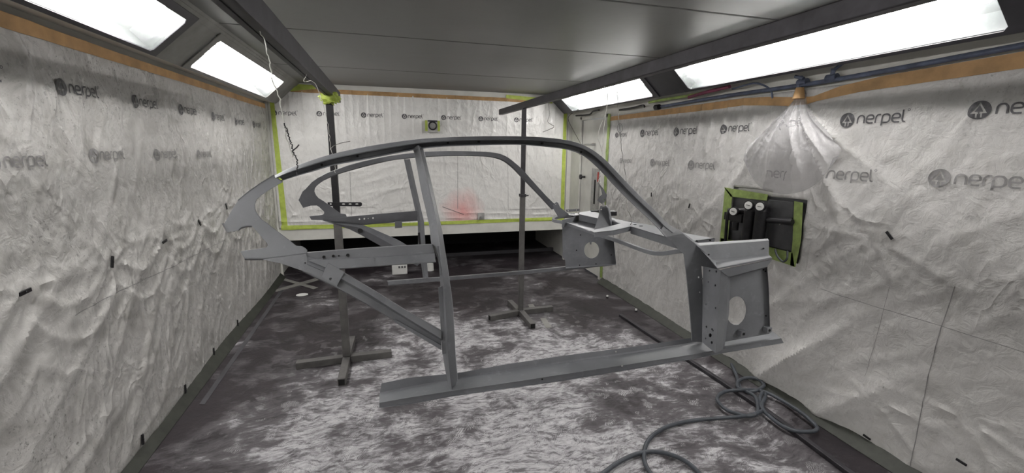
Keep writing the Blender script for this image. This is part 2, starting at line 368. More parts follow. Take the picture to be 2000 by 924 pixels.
# sloped cornices with openings for the lamps
LAMPS = {-1: [(.97, 2.86), (3.33, 5.2), (-1.35, .55)], 1: [(1.215, 3.1), (3.59, 5.4), (-1.1, .78)]}  # last lamp on each side is added out of view to brighten near faces
for side in (-1, 1):
    f = lambda y, z, s=side: (hx(s, z), y, z)
    holes = [[(a-.03, 2.075), (b+.03, 2.075), (b+.03, 2.25), (a-.03, 2.25)] for a, b in LAMPS[side]]
    o = plate('trim_%d' % (3 if side < 0 else 4), [(YF, HB), (YB, HB), (YB, 2.31), (YF, 2.31)], holes, f, (side*.02, 0, .02), 'hip_grey' if side < 0 else 'charcoal')
    struct(o, 'sloped %s cornice panel holding the lamps, %s' % (('grey', 'left side') if side < 0 else ('charcoal', 'right side')))
    x0, x1 = hx(side, HB), (XL if side < 0 else XR)
    g = G().hexa([(x0, YF, HB), (x1, YF, 2.085), (x1, YB, 2.085), (x0, YB, HB)], (0, 0, .015))
    struct(g.obj('trim_%d' % (5 if side < 0 else 6), 'white_wall'), 'narrow white ledge under the %s cornice' % ('left' if side < 0 else 'right'))
    xa = hx(side, 2.262)
    g = G().hexa([(xa-side*.004, YF, 2.258), (xa-side*.028, YF, 2.284), (xa-side*.028, YF, 2.299), (xa+side*.01, YF, 2.299)], (0, YB-YF, 0))
    struct(g.obj('trim_%d' % (7 if side < 0 else 8), 'hip_grey' if side < 0 else 'charcoal'), 'metal angle between ceiling and %s cornice' % ('left' if side < 0 else 'right'))

LAB = {(-1, 0): 'long fluorescent lamp in the left cornice nearest the camera', (-1, 1): 'fluorescent lamp in the left cornice beside the rear wall',
       (-1, 2): 'added unseen fill lamp in the left cornice behind the camera', (1, 2): 'added unseen fill lamp in the right cornice behind the camera',
       (1, 0): 'longest fluorescent lamp, in the right cornice above the blue pipe', (1, 1): 'fluorescent lamp in the right cornice beside the rear wall'}
sl = _n(np.array([1.1, 0, -1.]))
for side in (-1, 1):
    nrm = _n(np.array([side*1., 0, 1.1])); up = _n(np.array([-side*1.1, 0, 1.]))
    for k, (a, b) in enumerate(LAMPS[side]):
        t = thing('ceiling_lamp', LAB[(side, k)], 'lamp', (hx(side, 2.16), (a+b)/2, 2.16), 'fluorescent lamps in the cornices')
        lo, hi = 2.078, 2.243
        c = lambda y, z, d: np.array([hx(side, z), y, z])+nrm*d
        # housing: back and four walls
        g = G(); A = [c(a-.02, lo, .13), c(b+.02, lo, .13), c(b+.02, hi, .13), c(a-.02, hi, .13)]; F_ = [c(a-.02, lo, -.002), c(b+.02, lo, -.002), c(b+.02, hi, -.002), c(a-.02, hi, -.002)]
        g.add(A+F_, [(0, 1, 2, 3), (0, 1, 5, 4), (1, 2, 6, 5), (2, 3, 7, 6), (3, 0, 4, 7)])
        mk('housing', g.v, g.f, 'reflector', t, recalc=False)
        for j in range(3):
            z = lo+(hi-lo)*(.44+.21*j)
            G().cyl(c(a+.07, z, .07), c(b-.07, z, .075), .017, n=10).obj('fluorescent_tube', 'tube_light', t, True)
        ch = .018
        q = lambda yy, zz, d: c(yy, zz, d)
        ol = [(a+ch, lo), (b-ch, lo), (b, lo+ch*.7), (b, hi-ch*.7), (b-ch, hi), (a+ch, hi), (a, hi-ch*.7), (a, lo+ch*.7)]
        plate('glass_pane', ol, [], lambda y, z: c(y, z, -.001), nrm*.003, 'glass', t)
        # frame round the glass
        fr = [(a-.07, lo-.014), (b+.07, lo-.014), (b+.07, hi+.03), (a-.07, hi+.03)]
        plate('frame', fr, [ol], lambda y, z: c(y, z, -.006), -nrm*.006, 'charcoal' if (side > 0 or k == 0) else 'hip_grey', t, .002)
# door in the right wall, bare beside the plastic
dr = G().box((XR+.012, 4.74, .02), (XR+.05, 5.40, 1.955)).obj('door_1', 'white_wall', bevel=.003); struct(dr, 'white door in the right wall beside the rear wall')
g = G(); g.box((XR-.012, 4.69, 0), (XR+.004, 4.735, 2.0)); g.box((XR-.012, 5.405, 0), (XR+.004, 5.45, 2.0)); g.box((XR-.012, 4.69, 1.96), (XR+.004, 5.45, 2.0))
g.obj('door_frame', 'white_wall', dr, bevel=.003)
g = G(); g.box((XR-.006, 4.85, .78), (XR+.012, 5.05, 1.36)); g.obj('lock_plate', 'metal', dr, bevel=.003)
G().box((XR-.009, 4.93, .92), (XR-.005, 4.965, 1.22)).obj('vision_slot', 'hole', dr)
G().box((XR-.012, 4.855, 1.2), (XR-.006, 4.885, 1.32)).obj('red_label', 'red', dr)
g = G(); g.cyl((XR-.05, 5.28, 1.235), (XR+.012, 5.28, 1.235), .014); g.cyl((XR-.06, 5.28, 1.235), (XR-.04, 5.28, 1.235), .036, n=6); g.obj('knob', 'black_paint', dr, bevel=.002)
g = G(); g.box((XR-.03, 5.02, 1.635), (XR+.012, 5.05, 1.665)); g.cyl((XR-.05, 5.0, 1.65), (XR-.05, 5.22, 1.65), .012); g.obj('door_bolt', 'metal', dr)

# ================================================================= PLASTIC SHEETS
def fields(seed, n, kx, kz, amp):
    r = np.random.RandomState(seed)
    return [(r.uniform(*kx)*r.choice([-1, 1]), r.uniform(*kz), r.uniform(0, 6.28), amp*r.uniform(.5, 1)) for _ in range(n)]
def ridged(w_, z, F):
    s = np.zeros_like(w_)
    for a, b, p, am in F:
        q = np.sin(a*w_+b*z+p+.8*np.sin(1.3*w_+2.1*z+p)); s += am*(1-np.abs(q))**2.2
    return s
def smoothf(w_, z, F):
    s = np.zeros_like(w_)
    for a, b, p, am in F: s += am*np.sin(a*w_+b*z+p)
    return s
def radial(w_, z, pts, dirs=1.0):
    s = np.zeros_like(w_)
    for k, (a, b, amp) in enumerate(pts):
        dx_, dz_ = w_-a, z-b; r = np.sqrt(dx_**2+dz_**2)+1e-6; th = np.arctan2(dz_, dx_)
        s += amp*(.35+.65*(dz_ < .05))*np.exp(-r/.28)*np.clip(r/.05, 0, 1)*(1-np.abs(np.sin(th*4.5+k*1.7)))**3
    return s
class Sheet:
    def __init__(s, axis, pos, sign, fun): s.axis, s.pos, s.sign, s.fun = axis, pos, sign, fun
    def pt(s, w_, z, lift=0.):
        w_ = np.atleast_1d(np.array(w_, float)); z = np.atleast_1d(np.array(z, float)); d = s.pos+s.sign*(s.fun(w_, z)+lift)
        P = np.stack([d, w_, z], -1) if s.axis == 0 else np.stack([w_, d, z], -1)
        return P
    def build(s, name, w0, w1, z0, z1, step, mat, skip=None, tilt=None, parent=None):
        nw = int((w1-w0)/step); nz = int((z1-z0)/step)
        W, Z = np.meshgrid(np.linspace(w0, w1, nw), np.linspace(z0, z1, nz))
        P = s.pt(W.ravel(), Z.ravel())
        F = []
        for r in range(nz-1):
            for k in range(nw-1):
                if skip and skip(W[r, k], Z[r, k]): continue
                F.append((r*nw+k, r*nw+k+1, (r+1)*nw+k+1, (r+1)*nw+k))
        o = mk(name, P, F, mat, parent, True, False)
        md = o.modifiers.new('thickness', 'SOLIDIFY'); md.thickness = .001; md.offset = 0
        return o
staL = [(1.94, 1.062), (2.467, 1.038), (3.0, 1.026), (3.535, 1.05), (4.08, 1.095)]
fL1 = fields(3, 5, (1.5, 4.), (-2, 2), .004)
def folds(w_, z, seed, ang, n, k0, k1, amp, stretch=.09, mk_=1.6):
    # long soft creases running at an angle, each fading in and out
    r = np.random.RandomState(seed); s = np.zeros_like(w_)
    for _ in range(n):
        a = ang+r.uniform(-.28, .28); k = r.uniform(k0, k1); p, p2, p3 = r.uniform(0, 6.28, 3)
        along = w_*math.cos(a)+z*math.sin(a); ac = -w_*math.sin(a)+z*math.cos(a)
        ac = ac+.06*np.sin(along*2.2+p2)+.03*np.sin(along*5+p3)
        q = np.abs(np.sin(k*ac*.5+p)); m_ = np.clip(np.sin(along*mk_+p2)*np.sin(ac*2.1+p3)*1.4, 0, 1)
        s += amp*r.uniform(.5, 1)*m_*(1-q)**3.5
    return s
def dispL(w_, z):
    lowm = 1/(1+np.exp((z-1.15)/.12)); topm = 1/(1+np.exp((z-1.7)/.06)); edge = np.clip((z-.0)/.25, 0, 1)
    s = .016+smoothf(w_, z, fL1)+folds(w_, z, 5, 1.25, 7, 20, 55, .006)*.8*edge
    nr = 1/(1+np.exp((w_-2.75)/.18))
    s += folds(w_, z, 61, .12, 7, 12, 30, 0.015, mk_=1.1)*lowm*edge*nr+folds(w_, z, 6, .5, 5, 12, 26, .013, mk_=1.2)*lowm*edge*(.35+.65*nr)
    s += folds(w_, z, 8, 1.25, 6, 16, 44, .008)*lowm*edge*(1-nr)+folds(w_, z, 9, 1.7, 4, 30, 70, .005)*lowm*edge+folds(w_, z, 12, -.75, 5, 25, 60, .007)*(1-lowm)
    s += radial(w_, z, [(a, b, .010) for a, b in staL])
    ph = (w_-1.94)/.53; sag = .17*(1-(2*(ph-np.floor(ph))-1)**2)     # swags hanging between the clips
    s += .010*lowm*np.clip((1.2-z)/.1, 0, 1)*(1-np.abs(np.sin(20*(z+sag))))**2.5*np.clip((z-.55)/.3, 0, 1)
    return np.clip(s, .006, .2)
SL = Sheet(0, XL, 1, dispL)
sl_o = SL.build('plastic_sheet', -.9, 5.70, .045, 2.02, .016, 'sheet_left')
tag(sl_o, 'dusty printed plastic sheet stapled over the left wall', 'plastic sheet', 'plastic sheets masking the walls')

staR = [(1.64, 1.15), (1.50, .30), (1.12, .42)]
fR1 = fields(23, 5, (1.5, 4.), (-2, 2), .006); 
APX = (2.22, 1.90)     # where the bag is gathered round the pipe fitting
def dispR(w_, z):
    s = .018+smoothf(w_, z, fR1)*.7+folds(w_, z, 31, -1.2, 7, 20, 60, .006)+folds(w_, z, 33, -.5, 5, 16, 40, .006)
    d = w_-APX[0]; h = np.clip(APX[1]-z, 0, 3); env = np.exp(-(d/(.14+.55*h))**2)*np.clip(h/.12, 0, 1)*np.exp(-np.clip(h-.35, 0, 3)/.35)
    th = np.arctan2(d, h+.02); s += env*.045*(1-np.abs(np.sin(th*8+.9*np.sin(3*h))))**2.2
    bm = np.clip(1-np.abs(w_-2.95)/1.0, 0, 1)*np.clip((z-1.45)/.2, 0, 1); s += bm*.020*(1-np.abs(np.sin(22*w_+4*z)))**2
    s += radial(w_, z, [(a, b, .010) for a, b in staR])
    # slumped folds at the floor under the cowl
    bm = np.exp(-((w_-1.95)/.45)**2)*np.exp(-((z-.25)/.38)**2); s += bm*.05*(1-np.abs(np.sin(7*w_+6*z)))**1.5+bm*.03
    return np.clip(s, .006, .25)
SR = Sheet(0, XR, -1, dispR)
def skipR(w_, z): return (2.05 < w_ < 2.64) and (.90 < z < 1.295+.03*(w_ > 2.3))
sr_o = SR.build('plastic_sheet', -.9, 4.66, .03, 1.97, .016, 'sheet_right', skipR)
tag(sr_o, 'printed plastic sheet over the right wall, gathered up around the pipe fitting', 'plastic sheet', 'plastic sheets masking the walls')
fB1 = fields(43, 4, (2, 5.), (-3, 3), .004); fB2 = fields(44, 7, (4, 15), (-12, 12), .004)
def dispB(w_, z):
    s = .010+smoothf(w_, z, fB1)*.6+folds(w_, z, 51, .1, 6, 20, 60, .006)+folds(w_, z, 53, -.8, 6, 20, 60, .006)+np.clip((z-1.55)/.3, 0, 1)*.010*(1-np.abs(np.sin(26*w_+5*np.sin(2*w_))))**2
    s += .010*np.exp(-((z-.68)/.10)**2)*(1-np.abs(np.sin(40*z+2.*w_)))**2
    return np.clip(s, .004, .1)
SB = Sheet(1, YB, -1, dispB)
sb_o = SB.build('plastic_sheet', -1.27, 2.42, .60, 2.21, .016, 'sheet_back')
tag(sb_o, 'pale printed plastic sheet on the rear wall with a red spray mark', 'plastic sheet', 'plastic sheets masking the walls')

# printed lettering
LET = {'n': ([[(0, 0), (0, .72), (.2, 1), (.62, 1), (.85, .72), (.85, 0)]], 1.12),
       'e': ([[(.02, .5), (.85, .5), (.85, .78), (.65, 1), (.2, 1), (0, .75), (0, .25), (.2, 0), (.84, 0)]], 1.12),
       'r': ([[(0, 0), (0, .72), (.2, 1), (.55, 1)]], .74),
       'p': ([[(0, -.38), (0, .75), (.2, 1), (.65, 1), (.85, .75), (.85, .25), (.65, 0), (.05, 0)]], 1.12),
       'l': ([[(0, 1.42), (0, .25), (.15, 0), (.38, 0)]], .55)}
def chaikin(P, it=2):
    P = [np.array(p, float) for p in P]
    for _ in range(it):
        Q = [P[0]]
        for a, b in zip(P[:-1], P[1:]): Q += [a*.8+b*.2, a*.2+b*.8]
        Q.append(P[-1]); P = Q
    return P
def ribbon(P, w_):
    P = np.array(P); D = np.gradient(P, axis=0); D /= np.linalg.norm(D, axis=1)[:, None]; Nn = np.stack([-D[:, 1], D[:, 0]], 1)
    A = P+Nn*w_/2; B = P-Nn*w_/2; n = len(P)
    return list(A)+list(B), [(k, k+1, n+k+1, n+k) for k in range(n-1)]
def dens(P, mx=.14):
    out = [P[0]]
    for a, b in zip(P[:-1], P[1:]):
        k = max(1, int(np.linalg.norm(b-a)/mx)); out += [a+(b-a)*i/k for i in range(1, k+1)]
    return out
def logo2d(emblem=True, text=True):
    V, F = [], []
    def put(v, f): k = len(V); V.extend([tuple(p) for p in v]); F.extend([tuple(i+k for i in q) for q in f])
    x = 0.
    if emblem:      # round badge with a pale fir tree and a dark core
        ring = [(.95+.98*math.cos(2*PI*k/36), .5+.98*math.sin(2*PI*k/36)) for k in range(36)]
        tree = [(.95, 1.30), (1.62, .15), (1.22, .15), (1.22, -.28), (1.08, -.30), (1.08, .10), (.82, .10), (.82, -.30), (.68, -.28), (.68, .15), (.28, .15)]
        core = [(.95, 1.02), (1.30, .32), (1.0, .32), (1.0, .0), (.9, .0), (.9, .32), (.60, .32)]
        for loops in ([ring, tree], [core]):
            b = bmesh.new(); vs = [b.verts.new((p[0], p[1], 0)) for l in loops for p in l]
            for t_ in tessellate_polygon([[Vector((p[0], p[1], 0)) for p in l] for l in loops]): b.faces.new([vs[i] for i in t_])
            bmesh.ops.subdivide_edges(b, edges=b.edges[:], cuts=3, use_grid_fill=True); b.verts.index_update()
            put([(v.co.x, v.co.y) for v in b.verts], [[v.index for v in f.verts] for f in b.faces]); b.free()
    x = 2.35
    if text:
        for ch in 'nerpel':
            st, adv = LET[ch]
            for s_ in st: v, f = ribbon([p+np.array([x, 0]) for p in dens(chaikin(s_))], .19); put(v, f)
            x += adv
        for s_ in ([(.13*math.cos(a), .13*math.sin(a)) for a in np.linspace(0, 2*PI, 13)],):
            v, f = ribbon([np.array(p)+np.array([x+.02, 1.35]) for p in s_], .06); put(v, f)
    return V, F, x+.1
def print_logo(sheet, w0, z0, length, dirn, mat, parent, squeeze=1., tilt=0., emblem=True, cut=None, lift=.0035, text=True):
    V, F, L = logo2d(emblem, text); s = length/L
    if cut is not None: F = [q for q in F if all(cut[0] <= V[i][0]/L <= cut[1] for i in q)]
    used = sorted({i for q in F for i in q}); mp = {i: k for k, i in enumerate(used)}
    W = np.array([w0+dirn*V[i][0]*s for i in used]); Z = np.array([z0+(V[i][1]-.5)*s*squeeze+tilt*V[i][0]*s for i in used])
    P = sheet.pt(W, Z, lift)
    return mk('printed_logo', P, [tuple(mp[i] for i in q) for q in F], mat, parent, False, False)
# left wall: a row at eye height and a fainter row seen through the folded layer below
def lp2(u, v): p = on(u, v, 0, XL+.022); return (p[1], p[2])
for u, v in ((110, 168), (258, 197), (349, 213), (413, 227), (459, 237), (495, 243)):
    y, z = lp2(u, v); print_logo(SL, y, z, .295, 1, 'print', sl_o)
y, z = lp2(110, 168)
for k in (1, 2): print_logo(SL, y-.56*k, z, .295, 1, 'print', sl_o)
for u, v in ((175, 305), (302, 303), (384, 302)):
    y, z = lp2(u, v); print_logo(SL, y, z, .29, 1, 'print_faint', sl_o)
y, z = lp2(175, 305); print_logo(SL, y-.56, z-.012, .30, 1, 'print_faint', sl_o)
# right wall
for y, z, L_ in [(1.364, 1.785, .33), (1.928, 1.772, .335), (2.86, 1.757, .30), (3.445, 1.755, .335), (3.985, 1.755, .32), (4.47, 1.750, .24)]:
    print_logo(SR, y, z, L_, -1, 'print', sr_o)
print_logo(SR, 2.33, 1.762, .17, -1, 'print', sr_o, squeeze=1.6, tilt=.06)
for y, z, L_ in [(1.46, 1.485, .36), (3.20, 1.475, .34), (3.78, 1.475, .32), (4.35, 1.475, .25)]: print_logo(SR, y, z, L_, -1, 'print_faint', sr_o)
print_logo(SR, 2.05, 1.47, .36, -1, 'print_faint', sr_o, cut=(.26, 1.1))
print_logo(SR, 2.46, 1.45, .34, -1, 'print_faint', sr_o, cut=(.26, .7))
# rear wall
for k, x in enumerate([-.76, -.263, .217, .701, 1.183, 1.667]): print_logo(SB, x, 1.962, .262, 1, 'print', sb_o)
print_logo(SB, -1.245, 1.955, .28, 1, 'print', sb_o, cut=(.12, 1.1))
# faint lines of the panels and a filter door showing through on the rear sheet
def crease(parent, sheet, pts, wdt=.006, mat='print_faint', name='crease_line'):
    P = dens([np.array(p, float) for p in pts], .03); v, f = ribbon(P, wdt); v = np.array(v)
    mk(name, sheet.pt(v[:, 0], v[:, 1], .003), f, mat, parent, False, False)
def bpx(u, v): p = on(u, v, 1, YB-.02); return (p[0], p[2])
def rpx(u, v): p = on(u, v, 0, XR-.03); return (p[1], p[2])
def lpx(u, v): p = on(u, v, 0, XL+.03); return (p[1], p[2])
crease(sr_o, SR, [rpx(1595, 562), rpx(1700, 597), rpx(1835, 637), rpx(2000, 690)], .003); crease(sr_o, SR, [rpx(1862, 560), rpx(1835, 640), rpx(1810, 740), rpx(1776, 915)], .004)
crease(sr_o, SR, [rpx(1735, 560), rpx(1715, 640), rpx(1690, 735)], .002); crease(sl_o, SL, [lpx(145, 617), lpx(240, 565), lpx(330, 525), lpx(440, 470)], .004)
crease(sb_o, SB, [bpx(683, 330), bpx(687, 430)], .004)
crease(sb_o, SB, [bpx(894, 300), bpx(894, 408)], .004); crease(sb_o, SB, [bpx(992, 300), bpx(993, 410), bpx(1075, 408)], .004)
crease(sb_o, SB, [bpx(864, 404), bpx(906, 419)], .007, 'print')

# ================================================================= MASKING TAPES
def tape(name, label, sheet, top, bot, mp, mat, n=60, lift=.004, group='masking tape strips'):
    T = linres([mp(*p) for p in top], n); B = linres([mp(*p) for p in bot], n); rows = []
    for w_ in np.linspace(0, 1, 5): rows.append([T[k]*(1-w_)+B[k]*w_ for k in range(n)])
    g = G(); v = []; 
    for r in rows:
        P = sheet.pt([p[0] for p in r], [p[1] for p in r], lift); v.append([np.array(p) for p in P])
    th = [0, 0, 0]; th[sheet.axis] = sheet.sign*.0012
    solid_grid(g, v, th); return tag(g.obj(name, mat, None, True), label, 'tape', group)
tape('masking_tape', 'brown tape along the top edge of the left plastic sheet', SL, [(-.9, 2.05), (2.1, 2.052), (3.2, 2.047), (5.7, 2.05)], [(-.9, 1.99), (2.1, 1.995), (3.2, 2.0), (5.7, 2.0)], lambda *p: np.array(p), 'brown_tape', 140)
tape('masking_tape', 'brown tape wandering along the top of the right plastic sheet', SR, [(2020, 94), (2000, 99), (1725, 148), (1642, 168), (1590, 188), (1560, 190), (1500, 189), (1450, 192), (1400, 199), (1192, 228)],
     [(2020, 127), (2000, 132), (1681, 179), (1598, 197), (1575, 204), (1543, 207), (1490, 206), (1450, 206), (1400, 213), (1192, 236)], lambda *p: np.array(rpx(*p)), 'brown_tape', 160)
idn = lambda *p: np.array(p)
tape('masking_tape', 'brown tape along the top of the rear plastic sheet', SB, [(-1.02, 2.245), (2.08, 2.235)], [(-1.02, 2.195), (2.08, 2.19)], idn, 'brown_tape', 90)
tape('masking_tape', 'short lime green tape at the top left corner of the rear sheet', SB, [(-1.10, 2.285), (-.75, 2.282)], [(-1.20, 2.18), (-.75, 2.24)], idn, 'green_tape', 20, .006)
tape('masking_tape', 'short lime green tape at the top right of the rear sheet', SB, [(1.55, 2.275), (2.2, 2.25)], [(1.55, 2.232), (2.2, 2.19)], idn, 'green_tape', 20, .006)
tape('masking_tape', 'upright lime green tape down the left edge of the rear sheet', SB, [(-1.245, 2.12), (-1.24, .585)], [(-1.20, 2.12), (-1.175, .585)], idn, 'green_tape', 60, .005)
tape('masking_tape', 'upright lime green tape down the right edge of the rear sheet', SB, [(2.365, 2.15), (2.375, .585)], [(2.415, 2.15), (2.43, .585)], idn, 'green_tape', 60, .005)
tape('masking_tape', 'long lime green tape along the bottom of the rear sheet', SB, [(-1.25, .64), (.2, .625), (2.43, .635)], [(-1.25, .585), (.2, .582), (2.43, .585)], idn, 'green_tape', 90, .006)
tape('masking_tape', 'upright green tape on the far edge of the right plastic sheet beside the door', SR, [(4.66, 1.99), (4.66, .05)], [(4.60, 1.99), (4.60, .05)], idn, 'green_dusty', 60, .005)
tag(G().hexa([(XL+.002, -.9, .075), (XL+.002, 5.7, .075), (XL+.07, 5.7, .004), (XL+.07, -.9, .004)], (0, 0, -.0035)).obj('masking_tape', 'olive'), 'dusty olive tape along the foot of the left plastic sheet', 'tape', 'masking tape strips')
tag(G().hexa([(XR-.002, -.9, .07), (XR-.002, 4.6, .07), (XR-.09, 4.6, .004), (XR-.09, -.9, .004)], (0, 0, -.0035)).obj('masking_tape', 'olive'), 'dusty olive tape along the foot of the right plastic sheet', 'tape', 'masking tape strips')

# staples / clips holding the sheets
def clip(sheet, w_, z, ang, label, s=.014):
    p = sheet.pt(w_, z, .004)[0]; n = np.zeros(3); n[sheet.axis] = sheet.sign
    a = np.zeros(3); a[1 if sheet.axis == 0 else 0] = math.cos(ang); a[2] = math.sin(ang); b = np.cross(n, a)
    g = G(); q = [p+a*i*s*2+b*j*s*.55 for i, j in ((-1, -1), (1, -1), (1, 1), (-1, 1))]; g.hexa(q, n*.006); g.cyl(p+n*.006, p+n*.009, .004, n=8)
    return tag(g.obj('clip', 'black_paint', bevel=.001), label, 'clip', 'black clips pinning the plastic sheets')
for (y, z), a, nm in zip(staL, (.05, 1.2, .1, -.9, -1.2), ('nearest the camera', 'second from the camera', 'in the middle of the row', 'fourth from the camera', 'farthest from the camera')):
    clip(SL, y, z, a, 'black clip on the left sheet at waist height, %s' % nm)
for y, z, nm in ((2.445, .092, 'nearest the camera'), (2.966, .08, 'second from the camera'), (3.497, .08, 'third from the camera'), (4.053, .08, 'farthest from the camera')):
    clip(SL, y, z, 1.45, 'black clip at the foot of the left sheet, %s' % nm)
for (u, v), a, nm in (((1735, 460), .8, 'right of the gauges at chest height'), ((1693, 854), .1, 'low down right of the hose'), ((1877, 903), .1, 'lowest, at the right picture edge'),
                   ((1270, 380), 1.5, 'above the windscreen pillar'), ((1346, 402), -1.3, 'between pillar and gauges')):
    clip(SR, *rpx(u, v), a, 'black clip on the right sheet, %s' % nm, .010 if u < 1400 or v > 800 else .012)

# ================================================================= CAR BODY FRAME
car = thing('car_body_frame', 'bare grey primed car body frame hung by wires in the middle of the booth', 'car frame', (.6, 1.85, .85))
N0 = lambda u, v: onN(u, v)
FZ = lambda u, v: onF(u, v)
rt = [(535, 343), (559, 331), (608, 313), (660, 298), (729, 284), (806, 273), (858, 269), (936, 266), (1014, 266), (1066, 268.5), (1105, 273), (1131, 279.5), (1157, 292), (1183, 312), (1221, 352), (1250, 382), (1280, 411), (1305, 437), (1324, 448)]
rb = [(549, 354), (580, 344), (615, 334), (653, 323), (712, 312), (805, 294), (860, 287), (936, 284), (1014, 283), (1066, 287), (1105, 292), (1131, 300), (1149, 311), (1170, 330), (1195, 357), (1221, 384), (1245, 407), (1282, 442), (1300, 463)]
rail('roof_rail', rt, rb, [(0, .012), (.03, .002), (.36, -.014), (.44, -.012), (.47, .028), (.84, .032), (.90, -.002), (1., -.004)], N0, 'primer', car, 140, (0, .005, 0), True, lambda t: 1-.75*max(0, min(1, (t-.55)/.2)))
for u, v in ((628, 322), (698, 305), (875, 279), (936, 277), (1060, 280), (1135, 297)):
    p = onN(u, v, .012); G().cyl(p, p+[0, .01, 0], .0035, n=10).obj('bolt_hole', 'hole', car)
# rear quarter panel
qn = [(535, 343), (508, 359.5), (484.6, 376), (464, 393), (455, 406), (445.6, 423), (438, 437.5), (444, 453), (458.6, 452), (466, 450), (471.6, 445), (482, 442), (492, 442), (497, 447), (509, 461), (521, 475), (523, 480), (519.6, 484),
      (469, 491), (478, 506), (513, 506), (560, 501), (600, 495.5), (600, 489), (596, 485), (590, 481.5), (579, 480.5), (555, 462), (539, 450), (521, 436), (511, 429), (503, 419), (498, 409), (498, 400), (501, 390), (511, 381), (534, 366), (553, 355.5)]
plate('quarter_panel', qn, [], N0, (0, .004, 0), 'primer', car, .001)
fl = [(535, 343), (508, 359.5), (484.6, 376), (464, 393)]
patch('panel_flange', [[(*p, onN(*p)[1]) for p in fl], [(p[0]+2, p[1]+2.5, onN(*p)[1]+.03) for p in fl]], 'primer', car, (0, 0, .003), 16)
fl = [(436, 436), (441, 445), (446, 454), (459, 452)]
patch('panel_flange', [[(*p, onN(*p)[1]-.001) for p in fl], [(p[0]-3, p[1]+1, onN(*p)[1]+.028) for p in fl]], 'primer', car, (.002, 0, 0), 12)
fl = [(466, 450), (471.6, 445), (482, 442), (492, 442)]
patch('panel_flange', [[(*p, onN(*p)[1]) for p in fl], [(p[0], p[1]+2, onN(*p)[1]+.03) for p in fl]], 'primer', car, (0, 0, .003), 12)
fl = [(478, 506), (513, 506), (560, 501), (600, 495)]
patch('panel_flange', [[(*p, onN(*p)[1]-.006) for p in fl], [(p[0], p[1]+2.5, onN(*p)[1]+.02) for p in fl]], 'primer', car, (0, 0, .003), 12)
# belt rail, folded
def NR(rows): return [[(u, v, onN(u, v)[1]+d) for u, v in r] for r, d in rows]
patch('belt_rail', NR([([(597, 493), (712, 484), (844, 476.5)], .03), ([(597, 494.5), (712, 485.5), (844, 478)], -.004), ([(598, 507), (712, 503.5), (849, 494)], 0.), ([(602, 509), (712, 505), (849, 495.5)], -.014),
                        ([(646, 526), (712, 521), (851, 511)], -.014), ([(646, 528), (712, 522.5), (851, 512.5)], .012)]), 'primer', car, (0, .0035, 0), 40)
for u, v, r in ((632, 502.3, .0032), (650.7, 500.5, .0032), (661.5, 500, .0018), (679, 498.8, .0038)):
    p = onN(u, v, -.006); G().cyl(p, p+[0, .004, 0], r*1.15, n=12).obj('bolt_hole', 'hole', car)
patch('seam_strap', NR([([(728, 503), (731, 503)], -.017), ([(728, 520), (731, 520)], -.017)]), 'primer', car, (0, .002, 0), 3)
# diagonal brace
patch('diagonal_brace', NR([([(600, 499), (673, 533), (724, 563), (790, 604), (862, 645)], .02), ([(600, 500), (672, 534.5), (724, 564.5), (790, 605.5), (862, 647)], -.006), ([(600, 516), (666, 544), (720, 574), (775, 609), (862, 662)], -.012),
                            ([(600, 520), (665, 548), (720, 580), (775, 613), (862, 666)], .004), ([(590, 529), (657, 561), (716, 593), (774, 627), (862, 678)], .004), ([(590, 531), (657, 563), (716, 595), (774, 629), (862, 680)], .03)]), 'primer', car, (0, .0035, 0), 40)
plate('gusset_plate', [(513, 507), (598, 496), (602, 508), (630, 505), (641, 525), (668, 540), (658, 560), (629, 547), (608, 535), (549, 515)], [ell(596, 514, 1.6, 1.6, 10)], lambda u, v: onN(u, v, -.009), (0, .003, 0), 'primer', car, .0006)
plate('gusset_plate', [(641, 513), (673, 532), (657, 559.5), (627.5, 540.5)], [ell(645.7, 545, 2.6, 2.6, 14)], lambda u, v: onN(u, v, -.017), (0, .003, 0), 'primer', car, .0006)
plate('brace_end_plate', [(856, 562), (864, 559), (876, 690), (864, 692)], [], lambda u, v: onN(u, v, -.004), (0, .004, 0), 'primer', car)
patch('brace_doubler', NR([([(770, 623), (862, 675)], -.008), ([(770, 629), (862, 684)], -.008)]), 'primer', car, (0, .003, 0), 12)
# B pillar
L_ = [(806, 291), (810, 303), (822, 368), (832, 412), (839, 444), (843, 478), (855, 505), (859, 540), (862, 600), (865, 690), (874, 744), (881, 771)]
C_ = [(815, 284), (820, 303), (836, 368), (846, 415), (852, 447), (856, 478), (860, 510), (864, 545), (868, 600), (872, 690), (878, 744), (882, 773)]
C2 = [(818, 284), (823, 303), (839, 368), (849, 415), (855, 447), (859, 478), (862, 510), (866, 545), (870, 600), (875, 690), (880, 744), (884, 773)]
R_ = [(826, 290), (830, 306), (843, 362), (854, 412), (862, 447), (868, 485), (873, 515), (877, 545), (884, 600), (889, 690), (893, 736), (893, 742)]
patch('door_pillar', NR([(L_, .022), (C_, -.006), (C2, -.022), (C2, .002), (R_, .014), ([(u+1, v) for u, v in R_], .034)]), 'primer', car, (0, .004, 0), 70, curve=True)
patch('pillar_edge_strip', NR([([(854, 481), (858, 510), (859, 538)], -.008), ([(857, 481), (861, 510), (862, 538)], -.008)]), 'primer', car, (0, .004, 0), 12)
